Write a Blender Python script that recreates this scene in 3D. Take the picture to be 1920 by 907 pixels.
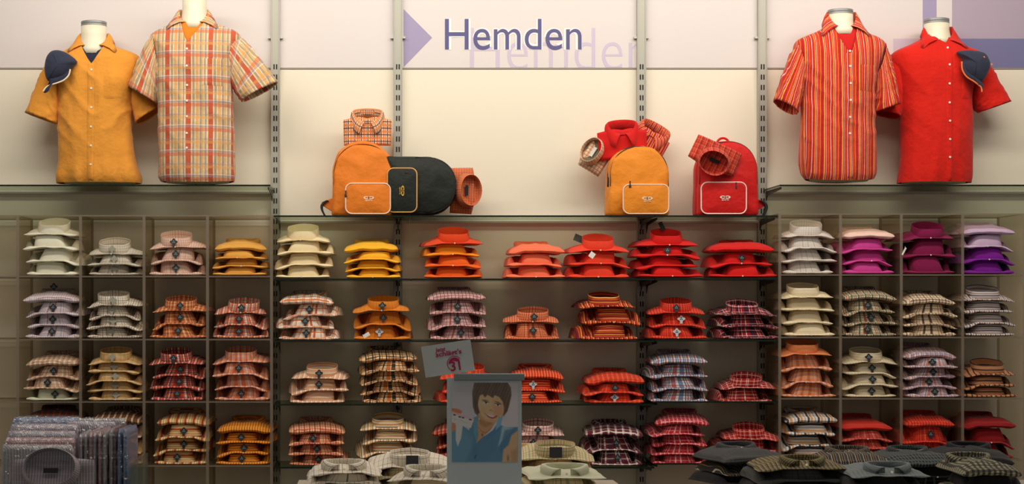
import bpy, math, random
import numpy as np
from mathutils import Vector, Matrix, noise
for o in list(bpy.data.objects): bpy.data.objects.remove(o)
SC = bpy.context.scene; COL = SC.collection
PI = math.pi
# ---------------------------------------------------------------- camera, world, lights, exposure
F, DC, PX0, PY0, EYE = 3043.0, 8.36, 700.0, 577.0, 1.5      # focal length in px of a 1920 wide frame
cam = bpy.data.objects.new('camera', bpy.data.cameras.new('camera')); COL.objects.link(cam)
cam.location = (0, -DC, EYE); cam.rotation_euler = (PI/2, 0, 0)
cam.data.sensor_width = 36; cam.data.lens = F/1920*36
cam.data.shift_x = (960-PX0)/1920; cam.data.shift_y = (PY0-453.5)/1920
SC.camera = cam
SC.view_settings.view_transform = 'Standard'; SC.view_settings.look = 'None'
SC.view_settings.gamma = 1; SC.view_settings.use_curve_mapping = False
SC.view_settings.exposure = 0.0
w = bpy.data.worlds.new('world'); SC.world = w; w.use_nodes = True
w.node_tree.nodes['Background'].inputs[0].default_value = (1.0, .95, .86, 1)
w.node_tree.nodes['Background'].inputs[1].default_value = .19
def area(name, loc, target, sx, sy, power, color):
    l = bpy.data.lights.new(name, 'AREA'); l.shape = 'RECTANGLE'; l.size = sx; l.size_y = sy
    l.energy = power; l.color = color
    o = bpy.data.objects.new(name, l); COL.objects.link(o); o.location = loc
    o.rotation_euler = (Vector(target)-Vector(loc)).to_track_quat('-Z', 'Y').to_euler()
    return o
area('track_light_strip', (.7, -1.5, 3.62), (.7, 0, 1.9), 6.0, .22, 69, (1, .94, .84))
area('aisle_light_strip', (.7, -3.1, 3.62), (.7, 0, 1.2), 6.0, .4, 36, (1, .93, .82))

def P(px, py, y=0.0):                                       # photo pixel at depth y
    d = DC + y
    return Vector(((px-PX0)*d/F, y, EYE-(py-PY0)*d/F))
def S(y): return (DC+y)/F                                   # metres per pixel at depth y
# ---------------------------------------------------------------- material helpers
def lin(c):
    r = []
    for v in c[:3]:
        v = v/255.; r.append(v/12.92 if v <= .04045 else ((v+.055)/1.055)**2.4)
    return (*r, 1)
MATS = {}
def mat(name, color, rough=.7, metal=0, bump=0, bscale=60, coat=0, spec=.5, vary=0):
    if name in MATS: return MATS[name]
    m = bpy.data.materials.new(name); m.use_nodes = True; nt = m.node_tree; b = nt.nodes['Principled BSDF']
    b.inputs['Base Color'].default_value = lin(color); b.inputs['Roughness'].default_value = rough
    b.inputs['Metallic'].default_value = metal; b.inputs['Coat Weight'].default_value = coat
    b.inputs['Specular IOR Level'].default_value = spec
    if vary:
        tc = nt.nodes.new('ShaderNodeTexCoord'); n = nt.nodes.new('ShaderNodeTexNoise'); n.inputs['Scale'].default_value = 1.7
        n.inputs['Detail'].default_value = 4; nt.links.new(tc.outputs['Object'], n.inputs['Vector'])
        mx = nt.nodes.new('ShaderNodeMixRGB'); mx.inputs[1].default_value = lin(color)
        mx.inputs[2].default_value = lin([max(0, v-vary) for v in color]); nt.links.new(n.outputs['Fac'], mx.inputs[0])
        nt.links.new(mx.outputs[0], b.inputs['Base Color'])
    if bump: add_bump(nt, b, bump, bscale)
    MATS[name] = m; return m
def add_bump(nt, b, strength, scale, dist=.004):
    tc = nt.nodes.new('ShaderNodeTexCoord'); n = nt.nodes.new('ShaderNodeTexNoise'); n.inputs['Scale'].default_value = scale
    n.inputs['Detail'].default_value = 3
    nt.links.new(tc.outputs['Object'], n.inputs['Vector'])
    bp = nt.nodes.new('ShaderNodeBump'); bp.inputs['Strength'].default_value = strength; bp.inputs['Distance'].default_value = dist
    nt.links.new(n.outputs['Fac'], bp.inputs['Height']); nt.links.new(bp.outputs['Normal'], b.inputs['Normal'])
def clear(name, tint, body, amount, rough=.15, bump=0, bscale=30):  # see-through sheet: tinted transparency plus a little body colour and gloss
    if name in MATS: return MATS[name]
    m = bpy.data.materials.new(name); m.use_nodes = True; nt = m.node_tree; b = nt.nodes['Principled BSDF']
    b.inputs['Base Color'].default_value = lin(body); b.inputs['Roughness'].default_value = rough
    if bump: add_bump(nt, b, bump, bscale, .01)
    t = nt.nodes.new('ShaderNodeBsdfTransparent'); t.inputs[0].default_value = lin(tint)
    mx = nt.nodes.new('ShaderNodeMixShader'); mx.inputs[0].default_value = amount
    nt.links.new(t.outputs[0], mx.inputs[1]); nt.links.new(b.outputs[0], mx.inputs[2])
    nt.links.new(mx.outputs[0], nt.nodes['Material Output'].inputs[0]); MATS[name] = m; return m
def ramp(nt, stripes):
    r = nt.nodes.new('ShaderNodeValToRGB'); cr = r.color_ramp; cr.interpolation = 'CONSTANT'
    stops = []; pos = 0.0; first = stripes[0][2]
    for p0, wd, c, a in sorted(stripes, key=lambda s: s[0]):
        if p0 > pos+1e-4: stops.append((pos, (*lin(c)[:3], 0)))
        stops.append((p0, (*lin(c)[:3], a))); pos = p0+wd
    if pos < 1: stops.append((pos, (*lin(first)[:3], 0)))
    cr.elements[0].position = stops[0][0]; cr.elements[0].color = stops[0][1]
    cr.elements[1].position = stops[1][0] if len(stops) > 1 else 1; cr.elements[1].color = stops[1][1] if len(stops) > 1 else stops[0][1]
    for p0, c in stops[2:]:
        e = cr.elements.new(min(p0, 1)); e.color = c
    return r
def cloth(name, base, warp=None, wp=.02, weft=None, fp=.02, rough=.82, coat=0, crinkle=.25):
    """woven cloth: warp stripes follow u, weft stripes follow v (metres)"""
    if name in MATS: return MATS[name]
    m = bpy.data.materials.new(name); m.use_nodes = True; nt = m.node_tree; b = nt.nodes['Principled BSDF']
    b.inputs['Roughness'].default_value = rough; b.inputs['Specular IOR Level'].default_value = .25
    b.inputs['Sheen Weight'].default_value = .12; b.inputs['Coat Weight'].default_value = coat; b.inputs['Coat Roughness'].default_value = .12
    cur = None
    rgb = nt.nodes.new('ShaderNodeRGB'); rgb.outputs[0].default_value = lin(base); cur = rgb.outputs[0]
    if warp or weft:
        uv = nt.nodes.new('ShaderNodeUVMap'); uv.uv_map = 'UVMap'; sp = nt.nodes.new('ShaderNodeSeparateXYZ'); nt.links.new(uv.outputs[0], sp.inputs[0])
        for ax, st, per in ((0, warp, wp), (1, weft, fp)):
            if not st: continue
            mu = nt.nodes.new('ShaderNodeMath'); mu.operation = 'MULTIPLY'; mu.inputs[1].default_value = 1/per
            fr = nt.nodes.new('ShaderNodeMath'); fr.operation = 'FRACT'
            nt.links.new(sp.outputs[ax], mu.inputs[0]); nt.links.new(mu.outputs[0], fr.inputs[0])
            r = ramp(nt, st); nt.links.new(fr.outputs[0], r.inputs[0])
            mx = nt.nodes.new('ShaderNodeMixRGB'); nt.links.new(r.outputs[1], mx.inputs[0]); nt.links.new(cur, mx.inputs[1]); nt.links.new(r.outputs[0], mx.inputs[2])
            cur = mx.outputs[0]
    nt.links.new(cur, b.inputs['Base Color'])
    add_bump(nt, b, crinkle, 38, .006)
    MATS[name] = m; return m
# ---------------------------------------------------------------- mesh helpers
def mk(name, V, Fc, m, parent=None, uv=None, smooth=True, mats=None, fm=None, loc=None):
    me = bpy.data.meshes.new(name); me.from_pydata([tuple(v) for v in V], [], Fc); 
    if uv is not None:
        l = me.uv_layers.new(name='UVMap'); vi = np.zeros(len(me.loops), dtype=np.int32); me.loops.foreach_get('vertex_index', vi)
        l.data.foreach_set('uv', np.asarray(uv, dtype=np.float32)[vi].ravel())
    if smooth: me.polygons.foreach_set('use_smooth', [True]*len(me.polygons))
    for mm in (mats or [m]): me.materials.append(mm)
    if fm: me.polygons.foreach_set('material_index', fm)
    me.update()
    o = bpy.data.objects.new(name, me); COL.objects.link(o)
    if parent is not None: o.parent = parent
    if loc is not None: o.location = loc
    return o
def grid_faces(nu, nv, wrapu=False, off=0, flip=False):      # vertex index = off + i*nv + j
    f = []
    for i in range(nu if wrapu else nu-1):
        for j in range(nv-1):
            a = off+i*nv+j; b_ = off+((i+1) % nu)*nv+j
            q = (a, b_, b_+1, a+1); f.append(q[::-1] if flip else q)
    return f
class MB:
    def __init__(s): s.v = []; s.f = []; s.uv = []
    def add(s, V, Fc, uv=None):
        o = len(s.v); s.v += [Vector(v) for v in V]; s.f += [tuple(o+i for i in q) for q in Fc]
        s.uv += list(uv) if uv is not None else [(v[0], v[2]) for v in V]
    def box(s, x0, x1, y0, y1, z0, z1):
        V = [(x, y, z) for x in (x0, x1) for y in (y0, y1) for z in (z0, z1)]
        s.add(V, [(0, 1, 3, 2), (4, 6, 7, 5), (0, 4, 5, 1), (2, 3, 7, 6), (0, 2, 6, 4), (1, 5, 7, 3)])
    def tube(s, pts, r, n=8, closed=False):
        pts = [Vector(p) for p in pts]; N = len(pts); V = []
        for i, p in enumerate(pts):
            t = (pts[(i+1) % N]-pts[i-1]) if closed else (pts[min(i+1, N-1)]-pts[max(i-1, 0)])
            t.normalize(); u = t.orthogonal() if abs(t.y) > .95 else t.cross(Vector((0, 1, 0))).normalized(); u.normalize(); w_ = t.cross(u)
            for k in range(n): V.append(p+r*(math.cos(2*PI*k/n)*u+math.sin(2*PI*k/n)*w_))
        f = []
        for i in range(N if closed else N-1):
            for k in range(n):
                a = i*n+k; b_ = i*n+(k+1) % n; c = ((i+1) % N)*n+(k+1) % n; d = ((i+1) % N)*n+k; f.append((a, b_, c, d))
        if not closed: f += [tuple(range(n))[::-1], tuple((N-1)*n+k for k in range(n))]
        s.add(V, f)
    def lathe(s, prof, c, n=32, ky=1.0):                     # prof: (r, z)
        V = [(c[0]+r*math.cos(2*PI*k/n), c[1]+r*ky*math.sin(2*PI*k/n), c[2]+z) for r, z in prof for k in range(n)]
        f = [(i*n+k, i*n+(k+1) % n, (i+1)*n+(k+1) % n, (i+1)*n+k) for i in range(len(prof)-1) for k in range(n)]
        f += [tuple(range(n))[::-1], tuple((len(prof)-1)*n+k for k in range(n))]
        s.add(V, f)
    def prism(s, poly, y0, y1):                              # poly of (x, z), extruded in y
        n = len(poly); V = [(x, y0, z) for x, z in poly]+[(x, y1, z) for x, z in poly]
        s.add(V, [tuple(range(n)), tuple(range(2*n-1, n-1, -1))]+[(i, i+n, (i+1) % n+n, (i+1) % n) for i in range(n)])
    def build(s, name, m, parent=None, smooth=False, loc=None, bevel=0):
        o = mk(name, s.v, s.f, m, parent, uv=s.uv, smooth=smooth, loc=loc)
        if bevel:
            b_ = o.modifiers.new('bevel', 'BEVEL'); b_.width = bevel; b_.segments = 2; b_.limit_method = 'ANGLE'
        return o
def tag(o, label, cat, group=None, kind=None):
    if label: o['label'] = label
    if cat: o['category'] = cat
    if group: o['group'] = group
    if kind: o['kind'] = kind
    return o
def empty(name, loc, label=None, cat=None, group=None, rot=(0, 0, 0)):
    o = bpy.data.objects.new(name, None); COL.objects.link(o); o.location = loc; o.rotation_euler = rot; o.empty_display_size = .05
    return tag(o, label, cat, group)
def sm(a, b_, x):
    t = min(1, max(0, (x-a)/(b_-a))) if a != b_ else float(x > a); return t*t*(3-2*t)
def lettering(txt, m, parent, x0, x1, z0, z1, y, shear=0, offset=0, name='lettering', zclip=None, xclip=None, extrude=.001, rot=0, order=None):
    cu = bpy.data.curves.new('text', 'FONT'); cu.body = txt; cu.extrude = 0; cu.offset = offset; cu.shear = shear; cu.space_character = 1.0
    t = bpy.data.objects.new('text', cu); COL.objects.link(t); dg = bpy.context.evaluated_depsgraph_get(); dg.update()
    me = bpy.data.meshes.new_from_object(t.evaluated_get(dg)); bpy.data.objects.remove(t)
    co = np.array([v.co[:] for v in me.vertices]); a = co.min(0); b_ = co.max(0)
    V = [((v[0]-a[0])/(b_[0]-a[0])*(x1-x0)+x0, (v[1]-a[1])/(b_[1]-a[1])*(z1-z0)+z0) for v in co]
    import bmesh
    bm = bmesh.new()
    vs = [bm.verts.new((p[0], 0, p[1])) for p in V]
    for p in me.polygons:
        try: bm.faces.new([vs[i] for i in p.vertices])
        except ValueError: pass
    if zclip is not None: bmesh.ops.bisect_plane(bm, geom=bm.verts[:]+bm.edges[:]+bm.faces[:], plane_co=(0, 0, zclip), plane_no=(0, 0, -1), clear_outer=True)
    if xclip is not None: bmesh.ops.bisect_plane(bm, geom=bm.verts[:]+bm.edges[:]+bm.faces[:], plane_co=(xclip, 0, 0), plane_no=(1, 0, 0), clear_outer=True)
    r = bmesh.ops.extrude_face_region(bm, geom=bm.faces[:])
    for e in r['geom']:
        if isinstance(e, bmesh.types.BMVert): e.co.y -= extrude
    bmesh.ops.recalc_face_normals(bm, faces=bm.faces[:])
    me2 = bpy.data.meshes.new(name); bm.to_mesh(me2); bm.free(); me2.materials.append(m)
    o = bpy.data.objects.new(name, me2); COL.objects.link(o); o.parent = parent; o.location = (0, y, 0)
    return o
# ---------------------------------------------------------------- room
WALL = mat('wall panel', (240, 231, 210), .6, bump=.05, bscale=8)
HEAD = mat('header board', (222, 213, 210), .45)
METAL = mat('brushed aluminium', (186, 184, 172), .45, .35)
METALD = mat('upright metal', (176, 174, 162), .5, .25)
SLOT = mat('slot black', (38, 36, 32), .9)
X0, X1 = -3.2, 4.6
def struct(o): o['kind'] = 'structure'; return o
b = MB(); b.box(X0, X1, 0, .08, 0, 3.7); struct(b.build('wall_back', WALL))
b = MB(); b.box(X0, X1, -9.4, .08, -.06, 0); struct(b.build('floor', mat('floor', (120, 112, 98), .4, vary=15)))
b = MB(); b.box(X0, X1, -9.4, .08, 3.7, 3.76); struct(b.build('ceiling', mat('ceiling', (225, 222, 214), .8)))
seam = P(0, 128)[2]; CEIL = 3.7
posts = [517, 746, 1201, 1427]
# seam trim between header boards and lower panels
b = MB(); b.box(X0, X1, -.006, 0, seam-.004, seam+.001); struct(b.build('trim_1', mat('seam grey', (170, 162, 150), .6)))
VIO = mat('violet print', (160, 148, 184), .5); DKV = mat('dark violet letters', (84, 80, 132), .5); LTV = mat('pale violet letters', (204, 190, 212), .5)
MAU = mat('mauve print', (176, 160, 178), .5); BLV = mat('blue violet print', (118, 116, 158), .5); PLV = mat('pale mauve print', (204, 190, 206), .5)
spans = [(-440, 510), (523, 740), (752, 1194), (1208, 1420), (1434, 2380)]
hl = ['pale header board above the orange and plaid shirts, left of the first upright', 'plain narrow header board above the first orange backpack',
      'wide header board with the violet arrow and the word Hemden', 'plain narrow header board right of the Hemden board',
      'header board with violet colour blocks above the red shirts on the right']
for (a, c), l in zip(spans, hl):
    xa, xc = P(a, 0)[0], P(c, 0)[0]; ctr = (xa+xc)/2
    hb = empty('header_board', (ctr, 0, seam), l, 'sign board', 'header boards along the wall')
    b = MB(); b.box(xa-ctr, xc-ctr, -.008, -.0005, .002, CEIL-seam-.01); b.build('board', HEAD, hb)
    if a == 752:
        q = lambda px, py: (P(px, py)[0]-ctr, P(px, py)[2]-seam)
        b = MB(); b.prism([q(757, 18), q(810, 71), q(757, 126)], -.0095, -.008); b.build('arrow', VIO, hb)
        T = [q(881, 53), q(1214, 132)]
        lettering('Hemden', LTV, hb, T[0][0], T[1][0], T[1][1], T[0][1], -.0082, offset=-.012, name='pale_lettering', zclip=.004, xclip=q(1193, 0)[0])
        T = [q(834, 36), q(1090, 94)]
        wht = mat('white halo print', (246, 240, 236), .5)
        lettering('Hemden', wht, hb, T[0][0]-.002, T[1][0]+.002, T[1][1]-.002, T[0][1]+.002, -.0094, offset=.035, name='lettering_outline', extrude=.0005)
        lettering('Hemden', DKV, hb, T[0][0], T[1][0], T[1][1], T[0][1], -.0100, offset=-.0, name='lettering')
    if a == 1434:
        q = lambda px, py: (P(px, py)[0]-ctr, P(px, py)[2]-seam)
        def blk(x0, y0, x1, y1, m, yy):
            b = MB(); b.prism([q(x0, y0), q(x1, y0), q(x1, y1), q(x0, y1)], -.0088-yy, -.008); b.build('colour_block', m, hb)
        blk(1729, -40, 1755, 73, VIO, 0); blk(1784, -40, 1960, 73, MAU, 0); blk(1674, 73, 1729, 127, PLV, 0); blk(1729, 73, 1960, 127, BLV, 0)
# slotted uprights
for k, px in enumerate(posts):
    c = P(px, 0)[0]
    u = empty('slotted_upright', (c, -.03, 0), ['slotted grey upright post by the plaid shirt, leftmost of four', 'slotted grey upright post behind the first orange backpack',
             'slotted grey upright post behind the second orange backpack', 'slotted grey upright post left of the striped red shirt, rightmost of four'][k], 'upright post', 'slotted uprights on the wall')
    w_ = .022
    b = MB(); b.box(-w_, w_, -.004, .03, .05, 3.69); b.box(-w_-.001, -w_+.004, -.008, .03, .05, 3.69); b.box(w_-.004, w_+.001, -.008, .03, .05, 3.69)
    b.build('post', METALD, u, bevel=.001)
    b = MB(); z = P(0, 127)[2]
    while z > .15:
        for s_ in (-.0065, .0065): b.box(s_-.0032, s_+.0032, -.0055, -.003, z-.013, z+.013)
        z -= 19.25*DC/F
    b.build('slots', SLOT, u)['kind'] = 'stuff'
    for s_ in (-1, 1):
        b = MB(); b.box(s_*.03-.008, s_*.03+.008, -.001, .022, P(0, 72)[2]-.005, P(0, 72)[2]+.005); b.build('board_clip', METAL, u)
# glass shelves
GL = clear('shelf glass', (214, 220, 210), (110, 122, 110), .08, .05)
GE = mat('glass edge', (16, 26, 20), .25)
YF = -.36
def glass(px0, px1, py, label, yf=YF, left=None, rail=True, n=2):
    a = P(px0, py, yf); c = P(px1, py, yf); z = a[2]; ctr = (a[0]+c[0])/2; h = (c[0]-a[0])/2
    t = empty('glass_shelf', (ctr, yf, z), label, 'shelf', 'glass shelves on the wall')
    th = .008
    V = [(x, y, zz) for x in (-h, h) for y in (0, -yf-.035) for zz in (-th, 0)]
    Fc = [(0, 1, 3, 2), (4, 6, 7, 5), (0, 4, 5, 1), (2, 3, 7, 6), (0, 2, 6, 4), (1, 5, 7, 3)]
    mk('glass_pane', V, Fc, GL, t, smooth=False, mats=[GL, GE], fm=[1, 1, 1, 0, 0, 0])
    for bx in [x for x in posts if a[0]-.03 < P(x, 0)[0] < c[0]+.03]:
        x = P(bx, 0)[0]-ctr; x = min(max(x, -h+.012), h-.012)
        b = MB(); pl = [(0, -.002-th), (0, -.02), (.28, -.035), (.322, -.075), (.322, -.002-th)]
        V = [(x-.002, .02+y, zz) for y, zz in pl]+[(x+.002, .02+y, zz) for y, zz in pl]; nn = len(pl)
        b.add(V, [tuple(range(nn)), tuple(range(2*nn-1, nn-1, -1))]+[(i, i+nn, (i+1) % nn+nn, (i+1) % nn) for i in range(nn)])
        b.build('bracket', mat('bracket steel', (60, 60, 54), .5, .4), t)
    if rail:
        b = MB(); b.box(-h, h, -yf-.033, -yf-.003, -.022, -th-.001); b.build('back_rail', METAL, t, bevel=.002)
    return t
glass(-120, 507, 346, 'upper glass shelf under the orange and plaid shirts on the left')
glass(1462, 2100, 346, 'upper glass shelf under the two red shirt displays on the right')
rows = [403.5, 522, 638, 757, 875]
nm = ['first tier, carrying the bags', 'second tier', 'third tier', 'fourth tier', 'bottom tier']
for i, py in enumerate(rows):
    for a, c, s_ in ((513, 770, 'left'), (772, 1227, 'middle'), (1229, 1459, 'right')):
        glass(a, c, py-(1.2 if s_ == 'right' and i else 0)-(2*(i-1) if s_ == 'right' and i > 2 else 0), '%s glass shelf of the central bays, %s' % (s_, nm[i]), rail=(i == 0))
# acrylic cubby units
AC = clear('smoky acrylic', (240, 235, 226), (160, 144, 124), .13, .35)
AE = clear('acrylic edge', (210, 198, 182), (160, 146, 130), .5, .4)
def cubbies(divs, shelves, label, name='cubby_unit'):
    xs = [P(d, 0, YF)[0] for d in divs]; zs = [P(0, s_, YF)[2] for s_ in shelves]
    ctr = (xs[0]+xs[-1])/2; t = empty(name, (ctr, YF, 0), label, 'cubby shelf unit')
    dep = .33; zb = .02
    def panel(x0, x1, z0, z1, nm_):
        V = [(x, y, zz) for x in (x0-ctr, x1-ctr) for y in (0, dep) for zz in (z0, z1)]
        Fc = [(0, 1, 3, 2), (4, 6, 7, 5), (0, 4, 5, 1), (2, 3, 7, 6), (0, 2, 6, 4), (1, 5, 7, 3)]
        mk(nm_, V, Fc, AC, t, smooth=False, mats=[AC, AE], fm=[0, 0, 1, 1, 0, 0])
    for x in xs: panel(x-.007, x+.007, zb, zs[0], 'divider')
    for i, z in enumerate(zs):
        for j in range(len(xs)-1): panel(xs[j]+.007, xs[j+1]-.007, z-.007, z, 'compartment_shelf' if i else 'top_panel')
    return t
LD = [-86, 33, 151, 270, 389, 509]; LR = [403, 517, 635, 752, 872, 990]
RD = [1462, 1576, 1690, 1805, 1920]; RR = [400, 514, 631, 746, 861, 975]
cubbies(LD, LR, 'smoky acrylic cubby unit filled with folded shirts on the left')
cubbies(RD, RR, 'smoky acrylic cubby unit filled with folded shirts on the right')
# ---------------------------------------------------------------- fabrics  name: (material, description, swap collar direction)
FB = {}
def fab(name, desc, base, warp=None, wp=.02, weft=None, fp=.02, swap=False, **k):
    FB[name] = (cloth('cloth '+name, base, warp, wp, weft, fp, **k), desc, swap)
def chk(c, w_=.35, a=.75, c2=None, pos=.1): return [(pos, w_, c, a)] + ([(.62, .1, c2, .8)] if c2 else [])
W_ = (238, 234, 224); BK = (30, 28, 34)
fab('offwhite', 'plain off-white', (232, 228, 206))
fab('cream', 'plain cream', (240, 220, 176))
fab('mustard', 'plain mustard', (226, 164, 72))
fab('yellow', 'plain golden yellow', (250, 184, 40))
fab('orange', 'plain orange', (238, 100, 26))
fab('apricot', 'plain yellow-orange', (246, 146, 30))
fab('deeporange', 'plain deep red-orange', (226, 70, 24))
fab('salmon', 'plain salmon', (250, 120, 84))
fab('coral', 'plain coral red', (236, 66, 40))
fab('red', 'plain bright red', (216, 24, 20))
fab('magenta', 'plain orchid pink', (206, 66, 150))
fab('blush', 'plain pale blush', (244, 206, 190))
fab('plum', 'plain dark plum', (134, 18, 74))
fab('lilac', 'plain lilac', (206, 178, 206))
fab('violet', 'plain violet', (128, 24, 150))
fab('terracotta', 'plain light terracotta', (232, 140, 88))
fab('brick', 'plain brick red', (206, 50, 36))
fab('greybeige', 'white and beige fine checked', (214, 206, 190), [(.0, .2, (150, 140, 122), .6), (.5, .14, (196, 150, 110), .5)], .014, [(.0, .2, (150, 140, 122), .6)], .014)
fab('pinkbeige', 'pink and beige checked', (226, 188, 168), [(.0, .14, (150, 104, 90), .6), (.5, .1, W_, .5)], .012, [(.0, .14, (160, 110, 96), .6)], .012)
fab('lavcheck', 'white and lavender checked', (222, 212, 212), [(.0, .1, (150, 60, 50), .7), (.45, .16, (150, 140, 180), .5)], .022, [(.0, .1, (150, 60, 50), .6), (.5, .14, (150, 140, 180), .5)], .022)
fab('browngrid', 'white with dark brown grid', (230, 222, 204), [(.0, .12, (96, 50, 36), .8), (.5, .1, (70, 76, 100), .6)], .024, [(.0, .12, (96, 50, 36), .7), (.5, .1, (190, 140, 90), .6)], .024)
fab('rustcheck', 'rust and orange checked', (212, 122, 60), [(.0, .2, (150, 56, 24), .75), (.5, .16, (240, 220, 190), .8)], .02, [(.0, .16, (150, 56, 24), .7), (.5, .1, (240, 200, 150), .6)], .02)
fab('redorplaid', 'orange, red and grey plaid', (222, 150, 106), [(.0, .28, (196, 70, 34), .85), (.36, .16, W_, .8), (.6, .18, (120, 128, 140), .6)], .03, [(.0, .25, (196, 70, 34), .5), (.5, .14, (120, 130, 150), .6)], .024)
fab('beigebrown', 'beige and brown plaid', (222, 190, 158), [(.0, .16, (140, 80, 60), .65), (.45, .2, W_, .6), (.75, .12, (196, 140, 90), .8)], .024, [(.0, .14, (140, 80, 60), .6)], .02)
fab('palegreen', 'pale green-white', (214, 214, 186))
fab('tanyellow', 'tan and yellow checked', (228, 190, 128), [(.0, .14, (196, 120, 50), .7), (.4, .2, (200, 190, 150), .7), (.75, .08, (120, 100, 70), .5)], .024, [(.0, .3, (200, 180, 140), .5), (.6, .12, (196, 120, 50), .6)], .024)
fab('rednavy', 'red, navy and white plaid', (214, 120, 90), [(.0, .26, (190, 50, 30), .85), (.34, .16, W_, .85), (.6, .22, (50, 50, 70), .75)], .03, [(.0, .22, (190, 50, 30), .6), (.45, .18, (50, 54, 80), .6)], .024)
fab('peachlav', 'orange, peach and lavender plaid', (232, 158, 112), [(.0, .26, (214, 96, 40), .75), (.4, .18, (222, 206, 214), .8)], .026, [(.0, .16, (170, 140, 160), .6)], .02)
fab('tanred', 'tan with red blocks', (206, 158, 96), [(.0, .2, (170, 30, 24), .9), (.32, .12, (244, 226, 180), .9), (.6, .12, (244, 226, 180), .8)], .042, None, swap=True)
fab('goldstripe', 'orange and gold striped', (238, 150, 40), [(.0, .3, (120, 56, 14), .8)], .013, None, swap=True)
fab('darkbrown', 'dark brown and red', (74, 44, 30), [(.0, .3, (150, 40, 24), .7)], .03)
fab('darkolive', 'dark olive and cream', (86, 70, 50), [(.0, .3, (220, 190, 150), .8), (.6, .2, (150, 50, 30), .8)], .03)
fab('orwindow', 'white with orange windowpane', (240, 228, 210), [(.0, .10, (226, 120, 30), .95), (.2, .10, (200, 80, 30), .95)], .036, [(.0, .18, (214, 110, 40), .9)], .034)
fab('goldbrown', 'golden brown', (222, 132, 36), [(.0, .12, (180, 84, 20), .5)], .02)
fab('mauvecheck', 'mauve, rust and white checked', (222, 190, 184), [(.0, .3, (164, 64, 40), .85), (.55, .14, (110, 100, 150), .6)], .018, [(.0, .28, (150, 70, 70), .6)], .018)
fab('oringham', 'orange and brown gingham', (236, 150, 104), [(.0, .38, (190, 66, 26), .85)], .012, [(.0, .38, (170, 60, 30), .6)], .012)
fab('redgold', 'red and gold striped', (190, 44, 28), [(.0, .16, (240, 190, 90), .95), (.3, .2, (120, 26, 30), .9), (.62, .12, (222, 120, 50), .9)], .024, None, swap=True)
fab('redfine', 'red fine-lined', (220, 50, 30), [(.0, .12, (250, 150, 90), .6), (.5, .16, (160, 24, 24), .6)], .014, [(.0, .14, (150, 30, 30), .5)], .014)
fab('tartan', 'dark red and navy tartan', (176, 22, 34), [(.0, .3, (40, 24, 44), .85), (.36, .06, W_, .9), (.7, .05, W_, .8)], .036, [(.0, .28, (44, 26, 50), .7), (.4, .08, W_, .8)], .03)
fab('peachstripe', 'peach and white striped', (240, 190, 146), [(.0, .16, (190, 110, 90), .7), (.36, .2, W_, .8), (.7, .1, (130, 120, 160), .6)], .022, None, swap=True)
fab('blackplaid', 'black, orange and cream plaid', (238, 208, 160), [(.0, .2, (30, 26, 34), .95), (.36, .2, (216, 116, 40), .9)], .034, [(.0, .2, (30, 26, 34), .8), (.45, .18, (216, 120, 50), .6)], .026)
fab('redorstripe', 'red-orange striped', (226, 62, 26), [(.0, .2, (250, 170, 110), .8), (.5, .16, (170, 30, 20), .7)], .014, None, swap=True)
fab('redorcheck', 'red-orange faintly checked', (226, 66, 34), [(.0, .14, (250, 140, 80), .6), (.5, .2, (170, 40, 26), .5)], .024, [(.0, .14, (160, 40, 30), .5)], .02)
fab('bluered', 'white, blue and red plaid', (228, 222, 218), [(.0, .22, (50, 100, 150), .8), (.3, .12, (30, 30, 50), .8), (.55, .24, (176, 30, 34), .8)], .036, [(.0, .24, (60, 110, 160), .5), (.5, .2, (150, 36, 44), .55)], .03)
fab('redtartan', 'red and white tartan', (190, 36, 26), [(.0, .08, W_, .85), (.4, .25, (90, 24, 24), .6)], .024, [(.0, .1, W_, .7), (.45, .2, (80, 24, 30), .6)], .018)
fab('redcream', 'red, orange and cream plaid', (238, 206, 170), [(.0, .3, (180, 36, 20), .85), (.5, .26, (226, 130, 60), .8)], .026, [(.0, .2, (180, 36, 20), .7), (.45, .2, (224, 130, 60), .6)], .024)
fab('greyorstripe', 'cream, grey and orange striped', (240, 222, 186), [(.0, .16, (222, 150, 50), .95), (.24, .1, (70, 76, 90), .95), (.6, .16, (206, 100, 40), .8)], .04, None, swap=True)
fab('darkredcheck', 'dark red checked', (190, 74, 40), [(.0, .3, (120, 30, 20), .8), (.5, .1, W_, .6)], .02, [(.0, .2, (110, 30, 24), .6)], .02)
fab('pinkwhite', 'white and rose plaid', (236, 208, 196), [(.0, .26, (176, 70, 70), .75)], .018, [(.0, .24, (150, 60, 70), .65)], .018)
fab('burgundy', 'burgundy and white plaid', (128, 28, 44), [(.0, .1, W_, .95), (.16, .08, W_, .8), (.5, .26, (56, 40, 50), .8)], .036, [(.0, .1, W_, .7), (.4, .24, (50, 30, 44), .6)], .03)
fab('redpink', 'red and pink plaid', (206, 50, 60), [(.0, .12, (244, 200, 200), .85), (.5, .22, (130, 20, 36), .6)], .02, [(.0, .14, (240, 190, 190), .6)], .018)
fab('redplaid', 'red plaid', (206, 44, 34), [(.0, .1, (240, 190, 180), .8), (.5, .3, (100, 24, 30), .7)], .022, [(.0, .12, (240, 190, 180), .6), (.5, .2, (100, 24, 30), .5)], .02)
fab('whitegrey', 'white and grey fine checked', (224, 214, 204), [(.0, .1, (140, 130, 126), .6)], .01, [(.0, .1, (140, 130, 126), .5)], .01)
fab('creamstripe', 'cream faintly striped', (236, 220, 186), [(.0, .12, (206, 180, 140), .6)], .02, None, swap=True)
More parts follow.
